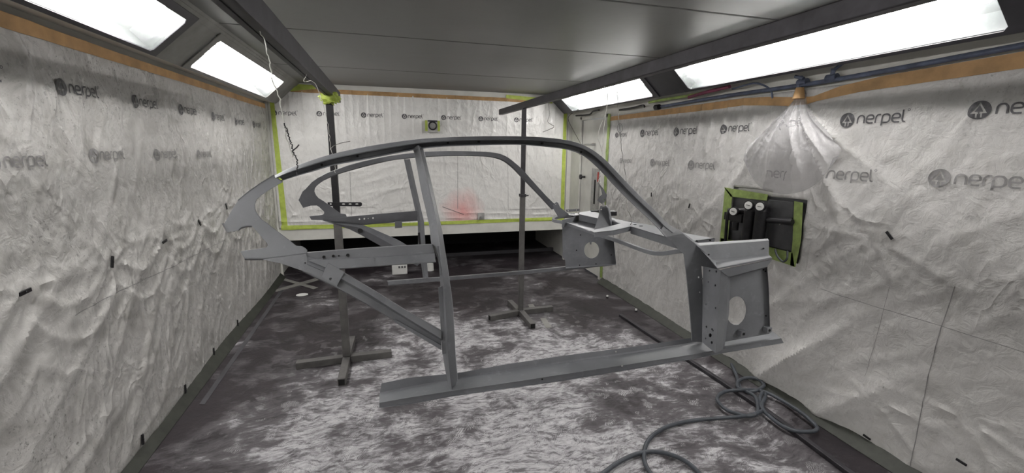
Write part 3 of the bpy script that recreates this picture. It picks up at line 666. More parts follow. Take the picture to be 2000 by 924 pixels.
# sill
patch('sill', [[(745, 749, 1.32), (800, 737.5, 1.32), (893, 729, 1.32), (990, 711.5, 1.32), (1095, 695.5, 1.32), (1240, 677, 1.32), (1351, 660, 1.32), (1410, 652, 1.32), (1506, 642, 1.32)],
               [(742, 767, 1.315), (800, 755, 1.315), (893, 738, 1.315), (990, 722, 1.315), (1095, 706, 1.315), (1240, 686, 1.315), (1351, 669, 1.315), (1410, 660, 1.315), (1508, 648, 1.315)],
               [(741, 770, 1.31), (800, 758, 1.31), (895, 740, 1.31), (990, 725, 1.31), (1095, 709.5, 1.31), (1240, 689, 1.31), (1351, 671, 1.31), (1412, 663, 1.31), (1512, 649, 1.31)],
               [(741, 787, 1.22), (800, 776.5, 1.22), (881, 764, 1.22), (985, 749, 1.22), (1095, 732, 1.22), (1240, 710, 1.22), (1356, 692, 1.22), (1412, 681, 1.22), (1526, 661, 1.22)],
               [(741, 789, 1.222), (800, 779, 1.222), (881, 766, 1.222), (985, 751, 1.222), (1095, 734, 1.222), (1240, 712, 1.222), (1356, 694, 1.222), (1412, 683, 1.222), (1527, 663, 1.222)],
               [(741, 796, 1.222), (800, 788, 1.222), (881, 773, 1.222), (985, 757.5, 1.222), (1095, 743, 1.222), (1240, 719, 1.222), (1356, 699, 1.222), (1412, 688, 1.222), (1530, 669, 1.222)],
               [(741, 797, 1.215), (800, 790, 1.215), (881, 775, 1.215), (985, 760, 1.215), (1095, 745, 1.215), (1240, 721, 1.215), (1356, 701, 1.215), (1412, 690, 1.215), (1532, 670, 1.215)]], 'primer', car, (0, .003, -.002), 80)
for u, v, Y, mt in ((1059, 741, 1.218, 'hole'), (1203, 687, 1.31, 'knob'), (1215, 715, 1.218, 'knob')):
    p = atY(u, v, Y); G().cyl(p+[0, -.001, 0], p+[0, .001, 0], .0028, n=10).obj('bolt_hole', mt, car)
# foot of the windscreen pillar
pf = [(1298, 438), (1324, 448), (1334, 456), (1342, 464), (1354, 473), (1365, 482), (1375, 491), (1382, 498), (1390, 511), (1398, 522), (1407, 526.5), (1385, 524), (1370, 519.5), (1373, 565), (1374.5, 609), (1371, 669), (1352, 666), (1348, 610), (1342, 547), (1336.5, 497), (1326, 487), (1316, 476.6), (1300, 463), (1290, 450)]
plate('pillar_foot', pf, [ell(1365, 541.5, 1.7, 1.9, 12), ell(1372.6-1.2, 544.5, 1.6, 1.8, 12), ell(1367, 571, 1.2, 1.4, 10)], lambda u, v: atY(u, v, max(1.30, min(onN(u, v)[1], 1.36))), (0, .004, 0), 'primer', car, .0008)
# scuttle ledge over the hinge pillar
patch('scuttle_ledge', [[(1324, 448, 1.335), (1345, 462, 1.335), (1362, 475, 1.335), (1500, 466.5, 1.335)], [(1326, 450, 1.33), (1350, 468, 1.325), (1364, 480, 1.32), (1502, 470, 1.325)],
                        [(1350, 470, 1.32), (1372, 490, 1.31), (1392, 507, 1.305), (1502, 495.5, 1.305)], [(1352, 473, 1.31), (1377, 495, 1.30), (1396, 513, 1.285), (1503, 499, 1.285)],
                        [(1366, 485, 1.29), (1385, 505, 1.25), (1401, 524, 1.19), (1508, 503, 1.19)], [(1368, 487, 1.29), (1386, 507, 1.25), (1402, 526, 1.19), (1508.5, 505.5, 1.19)]], 'primer', car, (0, .003, 0), 40)
for u, v in ((1384, 497.5), (1491, 485.5)):
    p = atY(u, v, 1.309); G().cyl(p+[0, -.002, 0], p+[0, .001, 0], .003, n=10).obj('bolt_hole', 'hole', car)
X1 = 1.105
onX = lambda u, v: on(u, v, 0, X1)
bh = [(1385.8, 528.6, 1.6), (1399, 530.5, 1.8), (1383.5, 551, 1.5), (1397, 557.6, 1.8), (1397.6, 601.8, 1.5), (1379, 594, 1.), (1379.6, 638.4, 2.), (1390.6, 643.2, 1.7), (1392.5, 646, 1.4), (1387, 655.2, 3.2), (1378, 661, 1.6), (1390, 669.3, 2.2)]
plate('hinge_plate', [(1373, 520), (1408, 528), (1397.5, 690), (1371, 668)], [ell(u, v, r*.9, r*1.3, 12) for u, v, r in bh], onX, (.003, 0, 0), 'primer', car, .0006)
G().hexa([onX(1371, 522)+[.012, 0, 0], onX(1401, 529)+[.012, 0, 0], onX(1391.5, 688)+[.012, 0, 0], onX(1371, 666)+[.012, 0, 0]], (.004, 0, 0)).obj('hinge_plate_backing', 'black_paint', car)
patch('hinge_pillar', [[(*q_, onX(*q_)[1]-.001) for q_ in ((1407.5, 528), (1402.5, 610), (1397, 690))], [(1422, 535, 1.195), (1419, 610, 1.195), (1411.5, 683, 1.195)], [(1424, 541, 1.215), (1421, 610, 1.215), (1413, 681, 1.215)], [(1427, 543, 1.245), (1424, 610, 1.245), (1415, 679, 1.245)]], 'primer', car, (.001, .003, 0), 20)
patch('ledge_flange', [[(1407, 528, 1.194), (1508, 507, 1.194)], [(1423, 541, 1.194), (1498, 521, 1.194)], [(1423, 543, 1.245), (1497, 523, 1.245)]], 'primer', car, (0, .003, 0), 10)
H_ = ell(1438.5, 607, 19.5, 28, 40, .08)
H_ = [(max(u, 1415), v) for u, v in H_]
plate('side_panel', [(1410, 534), (1498, 515), (1499.5, 555), (1503, 600), (1503, 652), (1404, 670)], [H_], lambda u, v: atY(u, v, 1.25), (0, .003, 0), 'primer', car, .0006)
patch('panel_edge', [[(1497, 522, 1.25), (1500, 560, 1.25), (1503, 650, 1.25)], [(1498.5, 522, 1.235), (1501.5, 560, 1.235), (1504.5, 650, 1.235)]], 'primer', car, (.001, .002, 0), 10)
for u, v in ((1447.7, 650), (1498, 643)):
    p = atY(u, v, 1.24); g = G(); g.box(p-[.012, .012, .011], p+[.012, .008, .011]); g.obj('nut_bracket', 'primer', car, bevel=.002)
    G().cyl(p-[0, .014, 0], p-[0, .011, 0], .005, n=10).obj('bolt_hole', 'hole', car)
for u, v in ((1491, 527), (1495, 530), (1496, 617)):
    p = atY(u, v, 1.249); G().cyl(p+[0, -.001, 0], p+[0, .001, 0], .003, n=8).obj('bolt_hole', 'hole', car)
# lower dash tube, one side to the other
dp = [(1130, 421, 2.33), (1108, 423, 2.36), (1090, 424.5, 2.37), (1081, 428, 2.34), (1083, 431.5, 2.29), (1098.6, 434.5, 2.21), (1139, 448, 2.03), (1174, 460, 1.88), (1208.5, 471, 1.75), (1243, 484, 1.60), (1262, 490.5, 1.51), (1278, 494.5, 1.44), (1296, 495, 1.385), (1319, 491.5, 1.34), (1338, 489, 1.31)]
q = [atY(*p) for p in dp]; qs = catmull(q, 90)
for p in qs: pass
G().sweep(qs, [(-.0075, -.008), (.0075, -.008), (.0075, .008), (-.0075, .008)]).obj('dash_tube', 'primer', car, True, .0015)
# scuttle (cowl) frame lying level between the two sides
ZW = 1.236
hz = lambda u, v: on(u, v, 2, ZW)
cowl = [(1131, 418.5), (1131, 415), (1155, 411.5), (1205, 428), (1232, 434), (1264, 438), (1300, 447), (1340, 455.5), (1396, 465.5), (1355, 471), (1307, 465), (1232, 442.5), (1200, 450), (1161, 454), (1153, 450.5), (1190, 442), (1213, 436)]
plate('cowl_top', cowl, [ell(1240, 438.6, 3.5, .8, 12), ell(1252, 441.6, 4.5, .9, 12)], hz, (0, 0, -.003), 'primer', car)
def drop(name, top, h, th, mat='primer', z=ZW):
    g = G(); T = [on(u, v, 2, z) for u, v in top]; solid_grid(g, [T, [p-np.array([0, 0, h]) for p in T]], th); return g.obj(name, mat, car, False)
drop('cowl_flange', [(1131, 418.5), (1213, 436.5)], .035, (.003, 0, 0))
drop('cowl_flange', [(1161, 454), (1200, 450), (1232, 442.5)], .022, (0, .003, 0))
drop('cowl_flange', [(1232, 442.5), (1307, 465), (1330, 472)], .034, (.003, 0, 0))
drop('cowl_flange', [(1355, 471), (1396, 465.5)], .022, (0, .003, 0))
drop('cowl_flange', [(1131, 415), (1155, 411.5), (1205, 428), (1264, 438), (1340, 455.5), (1396, 465.5)], .025, (-.003, 0, 0))
for u, v in ((1361, 475), (1361, 470.7), (1387, 469.5)):
    p = on(u, v, 1, 1.385); G().cyl(p-[0, .003, 0], p+[0, .003, 0], .003, n=8).obj('bolt_hole', 'hole', car)
hz2 = lambda u, v: on(u, v, 2, 1.195)
plate('cowl_tray', [(1099, 431), (1131, 428), (1213, 448), (1175, 458), (1150, 451)], [], hz2, (0, 0, -.003), 'primer', car)
g = G(); T = [on(u, v, 2, 1.222) for u, v in ((1098, 430), (1131, 421))]; solid_grid(g, [T, [p-np.array([0, 0, .04]) for p in T]], (0, .003, 0)); g.obj('cowl_flange', 'primer', car)
# far bracket at the windscreen pillar foot
plate('pillar_bracket', [(1081, 402), (1083, 398), (1087, 394.5), (1090, 396), (1094, 405), (1112, 419), (1129, 420.5), (1128, 422.5), (1112, 424), (1091, 424.5), (1083, 411)], [ell(1086, 399, 1.2, 1.2, 8)], lambda u, v: atY(u, v, 2.31), (0, .005, 0), 'primer', car, .0006)
g = G(); plate_geo(g, [(1105, 409.5), (1132, 408), (1132, 412.5), (1107, 414)], [ell(1110, 411.6, 1.2, 1.2, 8), ell(1126, 410.4, 1.2, 1.2, 8)], lambda u, v: atY(u, v, 2.40), (0, .004, 0)); g.obj('slotted_tab', 'primer', car)
plate('oval_bracket', [(1109, 417), (1117, 415.5), (1128, 416.5), (1131, 420), (1120, 421), (1112, 420)], [ell(1119, 418, 5, 1, 12)], lambda u, v: on(u, v, 2, 1.228), (0, 0, -.003), 'primer', car)
# steering column / pedal bracket
sv = [(1173, 402), (1181, 401), (1187, 407), (1194, 443.5), (1160.5, 450), (1169.5, 422)]
plate('column_bracket', sv, [ell(1174.5, 409.3, 1.8, 1.4, 12)], lambda u, v: atY(u, v, 1.95+.001*(450-v)), (0, .0035, 0), 'primer', car, .0006)
A = [(1181, 401), (1187, 406), (1194, 443.5)]
patch('bracket_side', [[(u, v, 1.95) for u, v in A], [(u+3, v, 1.99) for u, v in A]], 'primer', car, (.003, 0, 0), 6)
G().box(atY(1191, 422, 2.02), atY(1198, 411, 2.06)).obj('stop_block', 'black_paint', car, bevel=.002)
G().hexa([atY(1154, 411.5, 2.12), atY(1170, 411, 2.12), atY(1170, 415, 2.12), atY(1156, 414, 2.12)], (0, .01, 0)).obj('cross_tab', 'black_paint', car)
# hanging hook above the bracket
lv = [(1168.5, 357), (1173, 362), (1178, 368), (1185.5, 381), (1184, 388), (1182, 394), (1177, 399), (1172, 396), (1167, 391.5), (1172, 384), (1177, 380), (1174.5, 370)]
hk = plate('curved_lever', lv, [ell(1180, 390.5, 1.1, 1.1, 8)], lambda u, v: atY(u, v, 1.95), (0, .004, 0), 'primer', car, .0006)
G().cyl(atY(1178, 396, 1.952), atY(1179, 403, 1.952), .006, n=10).obj('pivot_pin', 'knob', car)

# ---- far side
ft = [(592, 373), (600, 365), (609, 356), (622, 346.6), (638, 338), (654.6, 332), (683, 322), (724.5, 311.6), (765.7, 304), (805, 299), (829, 296.5), (884, 295), (936, 296), (967, 298.4), (988, 305), (1006, 318), (1021.6, 332), (1040, 353), (1066, 381.6), (1085, 400)]
fb = [(614.5, 372), (616, 367), (618.6, 363), (630, 354), (646, 346.6), (660, 341), (683, 334), (724.5, 323), (766, 313.6), (807, 309), (832, 307), (884, 305), (936, 305.5), (962, 308), (982.6, 314.5), (1001, 328), (1019, 346.5), (1033, 361), (1056, 385), (1079, 410)]
rail('roof_rail', ft[3:], fb[3:], [(0, .004), (.06, -.008), (.85, -.010), (.92, .006), (1., .012)], FZ, 'primer', car, 110, (0, .006, 0))
qf = [(640, 337), (622, 346.6), (609, 356), (597, 369), (591, 374), (583, 391), (592, 406), (600, 404), (607, 401.7), (619, 401.5), (624, 405), (633, 414), (632.5, 418), (629, 420), (604, 422.6), (608, 429.5), (642, 430.5), (678, 424.5), (675, 418.5), (665, 417), (632, 393), (622, 387), (617, 381), (614, 374), (615, 368), (618.6, 363), (624, 358.5), (632, 353), (640, 349.2)]
plate('quarter_panel', qf, [], FZ, (0, .004, 0), 'primer', car, .0006)
def FR(rows): return [[(u, v, onF(u, v)[1]+d) for u, v in r] for r, d in rows]
patch('belt_rail', FR([([(630, 428), (677, 423.5), (740, 418), (817, 411.5)], -.012), ([(632, 431), (680, 433), (740, 428), (822, 421.5)], -.008), ([(660, 436), (700, 439), (740, 435.5), (816, 430)], .01), ([(660, 438), (700, 440.5), (740, 437), (816, 431)], .03)]), 'primer', car, (0, .004, 0), 30)
for u, v, r in ((702, 428.4, .0042), (711.6, 427.6, .0042), (719, 427, .002), (728.6, 426, .0042)):
    p = onF(u, v, -.018); G().cyl(p, p+[0, .004, 0], r, n=12).obj('bolt_hole', 'dial', car)
patch('diagonal_brace', FR([([(628, 431), (700, 436), (728, 447), (778, 469), (826, 498)], .014), ([(640, 434), (700, 444), (740, 464), (790, 492), (822, 511)], -.008), ([(650, 437), (683, 448), (708, 460.7), (750, 484), (815, 520)], .012)]), 'primer', car, (0, .004, 0), 24)
p = onF(703.5, 451, -.012); G().cyl(p, p+[0, .006, 0], .013, n=16).obj('access_hole', 'hole', car)
plate('hanging_tab', [(771, 432), (785, 431), (785.5, 445), (771.5, 446)], [], lambda u, v: onF(u, v, -.004), (0, .004, 0), 'primer', car)
patch('door_pillar', FR([([(789, 311), (800, 362), (811, 411), (816, 432), (817, 480), (826.6, 543)], .0), ([(795, 311), (806, 362), (817, 411), (821, 432), (823, 480), (830, 543)], -.02), ([(800.6, 310.6), (812, 362), (823, 411), (828, 432), (831, 480), (836.5, 543)], .01)]), 'primer', car, (0, .005, 0), 40)
patch('pillar_slot', FR([([(816, 455), (818, 480)], -.022), ([(820, 454), (822, 480)], -.022)]), 'black_paint', car, (0, .002, 0), 6)
patch('sill', FR([([(756, 548.5), (826, 543), (877, 540), (1018, 529), (1107, 520), (1196, 511)], .06), ([(757, 550), (826, 544.5), (877, 541.5), (1018, 530), (1107, 521.5), (1196, 512.5)], .0),
                  ([(758, 557), (826, 551.5), (866, 548), (1033, 534), (1107, 527), (1196, 517.5)], .0), ([(758, 558), (826, 552.5), (866, 549), (1033, 535), (1107, 528), (1196, 518.5)], .03)]), 'primer', car, (0, .004, 0), 40)
nh = ell(1155.7, 488.6, 14.8, 16.2, 40)
nh = [(u, v) for u, v in nh]
nh[29:31] = [(1152.3, 474), (1152.6, 477.5), (1155.2, 477.8), (1155.4, 473)]
plate('side_panel', [(1098.5, 432), (1130, 441), (1165, 452), (1198, 464), (1200, 480), (1203.5, 515), (1105, 522), (1104, 508), (1099, 503)], [nh], lambda u, v: atY(u, v, 2.43), (0, .004, 0), 'primer', car, .0006)
patch('panel_edge', [[(1198, 456, 2.43), (1200, 480, 2.43), (1203.5, 514.5, 2.43)], [(1198, 456, 2.36), (1200, 480, 2.37), (1203.5, 514.5, 2.40)]], 'primer', car, (-.003, 0, 0), 6)
patch('panel_edge', [[(1105, 521.5, 2.43), (1203.5, 514.5, 2.43)], [(1105, 524, 2.40), (1203.5, 516.5, 2.40)]], 'primer', car, (0, 0, -.003), 6)
for u, v in ((1132, 518), (1164, 515.5), (1126, 489), (1134, 459), (1194, 498)):
    p = atY(u, v, 2.429); G().cyl(p+[0, -.001, 0], p+[0, .001, 0], .004, n=8).obj('bolt_hole', 'hole', car)

# ================================================================= STANDS, BEAMS
def stand(label, x, y, ztop, zj, w0, w1, jog, arms):
    t = thing('stand', label, 'stand', (x, y, 0), 'cross-footed stands under the beams')
    b = .026
    def sq(g, p0, p1, hw):
        g.sweep([p0, p1], [(-hw, -hw), (hw, -hw), (hw, hw), (-hw, hw)]); return g
    for (x0, y0, x1, y1) in arms:
        d = _n(np.array([x1-x0, y1-y0, 0.])); p0 = np.array([x0, y0, b]); p1 = np.array([x1, y1, b])
        g = sq(G(), p0, p1, b); g.obj('foot_beam', 'tube', t, bevel=.003)
        for e, s_ in ((p0, -1), (p1, 1)):
            g = sq(G(), e+d*s_*.0006, e-d*s_*.001, b-.006); g.obj('tube_mouth', 'hole', t)
    G().box((x-w0, y-w0, .052), (x+w0, y+w0, zj)).obj('lower_post', 'tube', t, bevel=.003)
    G().box((x-w1, y-w1, zj), (x+w1, y+w1, ztop)).obj('upper_post', 'black_paint' if jog else 'beam', t, bevel=.003)
    if not jog:
        g = G(); g.box((x-w0-.006, y-w0-.006, zj-.02), (x+w0+.006, y+w0+.006, zj+.006)); g.obj('collar', 'beam', t, bevel=.002)
        G().cyl((x+w0, y, zj-.01), (x+w0+.035, y, zj-.01), .006, n=8).obj('locking_screw', 'beam', t)
    return t
s1 = stand('cross-footed square tube stand at the left with a black upper post', -.345, 3.25, 1.92, 1.08, .026, .022, True,
      [(-.69, 3.235, -.371, 3.25), (-.319, 3.25, -.02, 3.255), (-.352, 2.90, -.345, 3.224), (-.345, 3.276, -.33, 3.60)])
g = G(); plate_geo(g, [(640, 395), (705, 395), (707, 397), (707, 401), (704, 403), (640, 402)], [ell(646, 398.5, 2, 1.6, 10), ell(671, 398.5, 3.2, 1.2, 10), ell(684, 398.5, 3.2, 1.2, 10), ell(697, 398.5, 3.2, 1.2, 10)], lambda u, v: atY(u, v, 3.222), (0, -.006, 0))
g.obj('slotted_bracket', 'black_paint', s1)
s2 = stand('cross-footed square tube stand on the right near the rear wall', 1.205, 3.84, 1.945, 1.175, .022, .018, False,
      [(.875, 3.76, 1.183, 3.835), (1.227, 3.845, 1.545, 3.86), (1.21, 3.48, 1.207, 3.818), (1.19, 3.862, 1.175, 4.13)])
def beam(label, x0, x1, z0, z1, y0, y1):
    t = thing('beam', label, 'beam', ((x0+x1)/2, y1, z0), 'steel beams carrying the hung frame')
    g = G(); g.box((x0, y0, z0), (x1, y1, z1)); g.obj('box_section', 'beam', t, bevel=.004)
    G().box((x0+.006, y1-.001, z0+.008), (x1-.006, y1+.001, z1-.008)).obj('open_end', 'hole', t)
    return t
b1 = beam('dark steel beam overhead on the left running toward the rear wall', -.347, -.313, 1.92, 2.0, -1.4, 3.72)
G().box((-.365, -1.4, 1.918), (-.347, 3.5, 1.932)).obj('lower_lip', 'beam', b1)
b2 = beam('dark steel beam overhead on the right running toward the rear wall', 1.2, 1.245, 1.945, 2.003, -1.4, 4.74)
# wad of tape at the left post's head
r = np.random.RandomState(5); b = bmesh.new(); bmesh.ops.create_icosphere(b, subdivisions=4, radius=.05)
for v in b.verts:
    n_ = v.co.normalized(); k = 1+.25*math.sin(9*n_.x+4*n_.z)*math.cos(8*n_.y+3)+.14*math.sin(21*n_.z+9*n_.x)+.1*math.sin(30*n_.y)
    v.co = Vector((n_.x*.060*k-.338, n_.y*.05*k+3.22, n_.z*.036*k+1.905))
me = bpy.data.meshes.new('tape_wad'); b.to_mesh(me); b.free(); me.materials.append(M['green_tape'])
for p in me.polygons: p.use_smooth = True
tw = bpy.data.objects.new('tape_wad', me); COL.objects.link(tw); tag(tw, 'crumpled lime green tape wrapped round the top of the left post', 'tape')

# ================================================================= WIRES
def wire(label, pts, rad=.0022, mat='wire', wob=.004, cat='wire', name='hanging_wire', loop=None, n=60, group='wires hanging from the beams'):
    P = catmull(pts, n); r_ = np.random.RandomState(len(label))
    P = [p+(r_.randn(3)*wob*.35 if 0 < i < len(P)-1 else 0) for i, p in enumerate(P)]
    g = G(); g.sweep(P, circ(rad, 6), up=(0, 1, 0)); return tag(g.obj(name, mat, None, True), label, cat, group)
ND = onN(577, 322)
W1 = [np.array([-.33, 1.5, 2.005]), atY(491, 35, 1.50), atY(516, 76, 1.50), atY(521, 100, 1.48), atY(529, 130, 1.47), atY(533, 160, 1.46), atY(546, 190, 1.45), atY(555, 245, 1.43), atY(567, 290, 1.42), atY(572, 306, 1.41)]
wire('twisted wire from the left beam to the rear of the near roof rail', W1, .0016, 'wire_white')
wire('dark wire hook tied to the near roof rail', [atY(555, 240, 1.428), atY(568, 278, 1.424), atY(572, 297, 1.42), atY(580, 312, 1.40), atY(580, 342, 1.385)], .0018, 'black_paint')
wire('short wire end sticking out above the near roof rail', [atY(571, 295, 1.425), atY(577, 290, 1.42), atY(584, 283, 1.42)], .0018, 'black_paint', .001)
wire('wire looped from the left beam to the far roof rail', [np.array([-.33, 2.27, 2.005]), atY(597, 148, 2.3), atY(593, 160, 2.3), atY(617, 165, 2.29), atY(640, 240, 2.27), atY(646, 290, 2.26), atY(653, 312, 2.25), atY(655, 338, 2.245)], .0012, 'wire_white')
wire('thin wire curving against the left post above the near rail', [atY(645, 292, 2.9), atY(652, 285, 2.9), atY(668, 279, 2.9), atY(684, 276, 2.9)], .002, 'wire', .001)
wire('white doubled wire hanging from the right beam', [np.array([1.2, 2.33, 1.94]), atY(1184, 170, 2.33), atY(1186, 200, 2.32), atY(1182, 230, 2.3), atY(1177, 280, 2.27), atY(1174, 330, 2.2), atY(1172, 352, 2.1), atY(1172, 359, 1.96)], .002, 'wire_white')
wire('pale wire beside the doubled wire under the right beam', [np.array([1.2, 2.30, 1.94]), atY(1181, 180, 2.3), atY(1184, 215, 2.3), atY(1168, 262, 2.27), atY(1176, 300, 2.22), atY(1170, 345, 2.1), atY(1170, 358, 1.96)], .0014, 'wire_white')
wire('dark wire twisted down from the right beam to the cowl', [np.array([1.2, 2.19, 1.94]), atY(1205, 170, 2.15), atY(1207, 210, 2.1), atY(1209, 240, 2.08), atY(1211, 256, 2.05), atY(1215, 300, 2.0), atY(1222, 345, 1.95), atY(1225, 400, 1.9), atY(1234, 430, 1.87), atY(1231, 439, 1.86)], .0017, 'wire')
g = G(); g.sweep([atY(1211+5*math.cos(a), 250+9*math.sin(a), 2.06) for a in np.linspace(0, 2*PI, 24)], circ(.0016, 6), up=(0, 1, 0)); tag(g.obj('wire_ring', 'wire', None, True), 'small wire ring twisted into the dark wire on the right', 'wire ring')
wire('thin cable drooping from the right lamp beside the rear corner', [np.array([2.34, 5.2, 2.08]), on(1110, 230, 0, 2.40), on(1120, 255, 0, 2.44), on(1131, 275, 0, 2.46), on(1138, 290, 0, 2.47), on(1132, 302, 0, 2.485)], .004, 'wire', .002, 'cable', 'drooping_cable', group='cables on the right wall')
wire('crumpled wire near the top right of the rear sheet', [np.array([atY(1072, 205, 5.66)[0], 5.66, 2.305]), atY(1072, 205, 5.66), atY(1073, 225, 5.66), atY(1070, 238, 5.66), atY(1082, 247, 5.66), atY(1075, 252, 5.66), atY(1060, 258, 5.66)], .004, 'wire', .004)

# ================================================================= RIGHT WALL SERVICES
def pipe(name, label, pts, rad, mat, cat='pipe', group=None, parent=None, n=50):
    P = catmull(pts, n); g = G(); g.sweep(P, circ(rad, 12), up=(0, .1, 1)); o = g.obj(name, mat, parent, True)
    return tag(o, label, cat, group) if parent is None else o
xp = 2.462
ap = thing('air_pipe', 'blue grey air pipe running along the top of the right wall', 'pipe', (xp, 2.3, 2.0))
pipe('pipe_run', None, [on(1292, 208, 0, xp), on(1420, 187, 0, xp), on(1560, 167, 0, xp), on(1720, 140, 0, xp), on(2000, 88, 0, xp), on(2150, 60, 0, xp)], .013, 'pipe', parent=ap)
for u, v in ((1568, 161), (1625, 152)):
    p = on(u, v, 0, xp); G().cyl(p-[0, .03, 0], p+[0, .03, 0], .021, n=14).obj('coupling', 'pipe', ap, True)
p = on(1562, 165, 0, xp); g = G(); g.cyl(p, p+[0, 0, .05], .011, n=12); g.cyl(p+[0, 0, .0], p-[0, 0, .06], .018, n=12); g.cyl(p+[-.01, -.03, .03], p+[-.01, .03, .05], .010); g.obj('valve', 'pipe', ap, True)
p = on(1625, 152, 0, xp); g = G(); g.cyl(p, p+[0, 0, .05], .012, n=12); g.cyl(p+[0, 0, .04], p+[0, -.05, .07], .009); g.obj('valve', 'pipe', ap, True)
p = on(1285, 209, 0, xp); G().cyl(p+[0, .04, 0], p-[0, .02, 0], .024, n=14).obj('end_cap', 'black_paint', ap, True)
pipe('air_hose_stub', 'thin dark cable loosely lying above the brown tape on the right wall', [on(1430, 174, 0, 2.45), on(1470, 163, 0, 2.43), on(1490, 166, 0, 2.44), on(1505, 176, 0, 2.46), on(1509, 192, 0, 2.47)], .006, 'pipe', 'cable', 'cables on the right wall')
pipe('taped_cable', 'maroon taped cable under the long right lamp', [on(1345, 190, 0, 2.42), on(1380, 180, 0, 2.42), on(1425, 169, 0, 2.42)], .013, 'maroon', 'cable', 'cables on the right wall')
pipe('taped_cable', 'pale green taped cable between the two right lamps', [on(1268, 200, 0, 2.44), on(1300, 194, 0, 2.44), on(1345, 187, 0, 2.43), on(1385, 179, 0, 2.42)], .012, 'green_dusty', 'cable', 'cables on the right wall')
pipe('cable_end', 'black cable end under the rear right lamp, nearest the door', [on(1125, 226, 0, 2.46), on(1150, 224, 0, 2.45), on(1158, 218, 0, 2.44), on(1170, 215, 0, 2.44)], .010, 'black_paint', 'cable', 'cables on the right wall')
pipe('cable_end', 'black cable end above the start of the right brown tape', [on(1210, 215, 0, 2.46), on(1235, 211, 0, 2.45), on(1255, 206, 0, 2.44), on(1259, 209, 0, 2.44)], .010, 'black_paint', 'cable', 'cables on the right wall')
# gathered bag of film over the valve
def bag():
    g = G(); rows = []; ys = np.linspace(0, 1, 34); n = 96; ap_ = on(1562, 182, 0, 2.45)
    for t_ in ys:
        half = .026+.34*math.sin(PI*.5*min(1, t_*1.12))**1.5*(1-.18*t_**6); dep = .026+.095*math.sin(PI*t_**1.2)**1.1*(1-.2*t_)
        row = []
        for k in range(n):
            a = -1+2*k/(n-1); th = a*1.5; fold = (.024*(1-abs(math.sin(th*4.5+1.6*math.sin(2.2*t_+th)+.8)))**2.5+.006*(1-abs(math.sin(th*11+4*t_+2*math.sin(5*t_))))**2)*min(1, t_*4)*(1-t_**4)
            y = ap_[1]+.05*t_-.0*t_+half*math.sin(th)*1.0
            x = 2.475-dep*(max(0, math.cos(th))**.8)-fold
            row.append(np.array([x, y, ap_[2]-.62*t_*(1-.38*t_*a*a)]))
        rows.append(row)
    solid_grid(g, rows, (.0012, 0, 0)); return g.obj('plastic_bag', 'film', None, True)
tag(bag(), 'clear plastic gathered into a hanging funnel under the pipe valve', 'plastic bag')
p = on(1561, 183, 0, 2.44); g = G(); g.cyl(p+[0, 0, .035], p-[0, 0, .03], .022, .034, 18, True); tag(g.obj('tape_wrap', 'brown_tape', None, True), 'tan tape binding the neck of the gathered plastic', 'tape')

# control board in the opening with its gauges and filters
XW = 2.462
wp = lambda u, v: on(u, v, 0, XW)
bd = thing('control_board', 'dark board framed in green tape on the right wall', 'board', tuple(wp(1490, 470)))
plate('back_board', [(1420, 370), (1500, 384), (1582, 392), (1570, 524), (1500, 510), (1406, 488)], [], lambda u, v: on(u, v, 0, XR-.012), (.008, 0, 0), 'panel_dark', bd)
plate('raised_cover', [(1500, 390), (1549, 395), (1545, 491), (1497, 480)], [], lambda u, v: on(u, v, 0, XR-.03), (.02, 0, 0), 'panel_dark', bd, .003)
for q in ([(1414, 366), (1500, 380), (1497, 392), (1427, 384)], [(1416, 366), (1430, 382), (1421, 470), (1421, 480), (1405, 477)], [(1551, 393), (1568, 396), (1564, 470), (1553, 522), (1543, 518), (1548, 470)], [(1408, 465), (1421, 468), (1500, 482), (1548, 494), (1552, 521), (1500, 504), (1406, 486)]):
    plate('tape_border', q, [], lambda u, v: on(u, v, 0, XR-.040), (.002, 0, 0), 'green_dusty', bd)
pipe('tubing_loop', None, [on(1514, 487, 0, 2.45), on(1518, 500, 0, 2.44), on(1529, 511, 0, 2.44), on(1537, 505, 0, 2.44), on(1538, 490, 0, 2.45)], .006, 'rubber', parent=bd)
g = G(); p = on(1524, 430, 0, 2.44); g.box(p-[.0, .03, .004], p+[.02, .03, .004]); g.cyl(on(1505, 428, 0, 2.455), on(1548, 428, 0, 2.455), .008); g.obj('latch', 'black_paint', bd)
G().box(on(1524, 434, 0, 2.43)-[.003, .003, .018], on(1524, 434, 0, 2.43)+[.003, .003, .018]).obj('lever', 'metal', bd)
au = thing('air_regulator', 'twin black air filter regulator with three white gauges on the dark board', 'regulator', tuple(on(1470, 470, 0, 2.42)))
for u in (1466, 1488):
    a = on(u, 412, 0, 2.415); z0 = on(u, 486, 0, 2.415)[2]
    g = G(); g.cyl((a[0], a[1], a[2]+.0), (a[0], a[1], z0+.02), .040, .038, 24); g.cyl((a[0], a[1], z0+.02), (a[0], a[1], z0), .038, .022, 24); g.cyl((a[0], a[1], a[2]), (a[0], a[1], a[2]+.03), .043, .036, 24); g.obj('filter_bowl', 'black_paint', au, True)
a = on(1445, 425, 0, 2.43); g = G(); g.box(a-[.03, .045, .03], a+[.03, .12, .025]); g.cyl(on(1425, 412, 0, 2.43), on(1500, 412, 0, 2.43), .022); g.cyl(a+[-.03, .0, -.03], a+[-.03, 0, -.09], .022); g.cyl(on(1500, 430, 0, 2.43), on(1548, 434, 0, 2.44), .018); g.obj('regulator_body', 'black_paint', au, True)
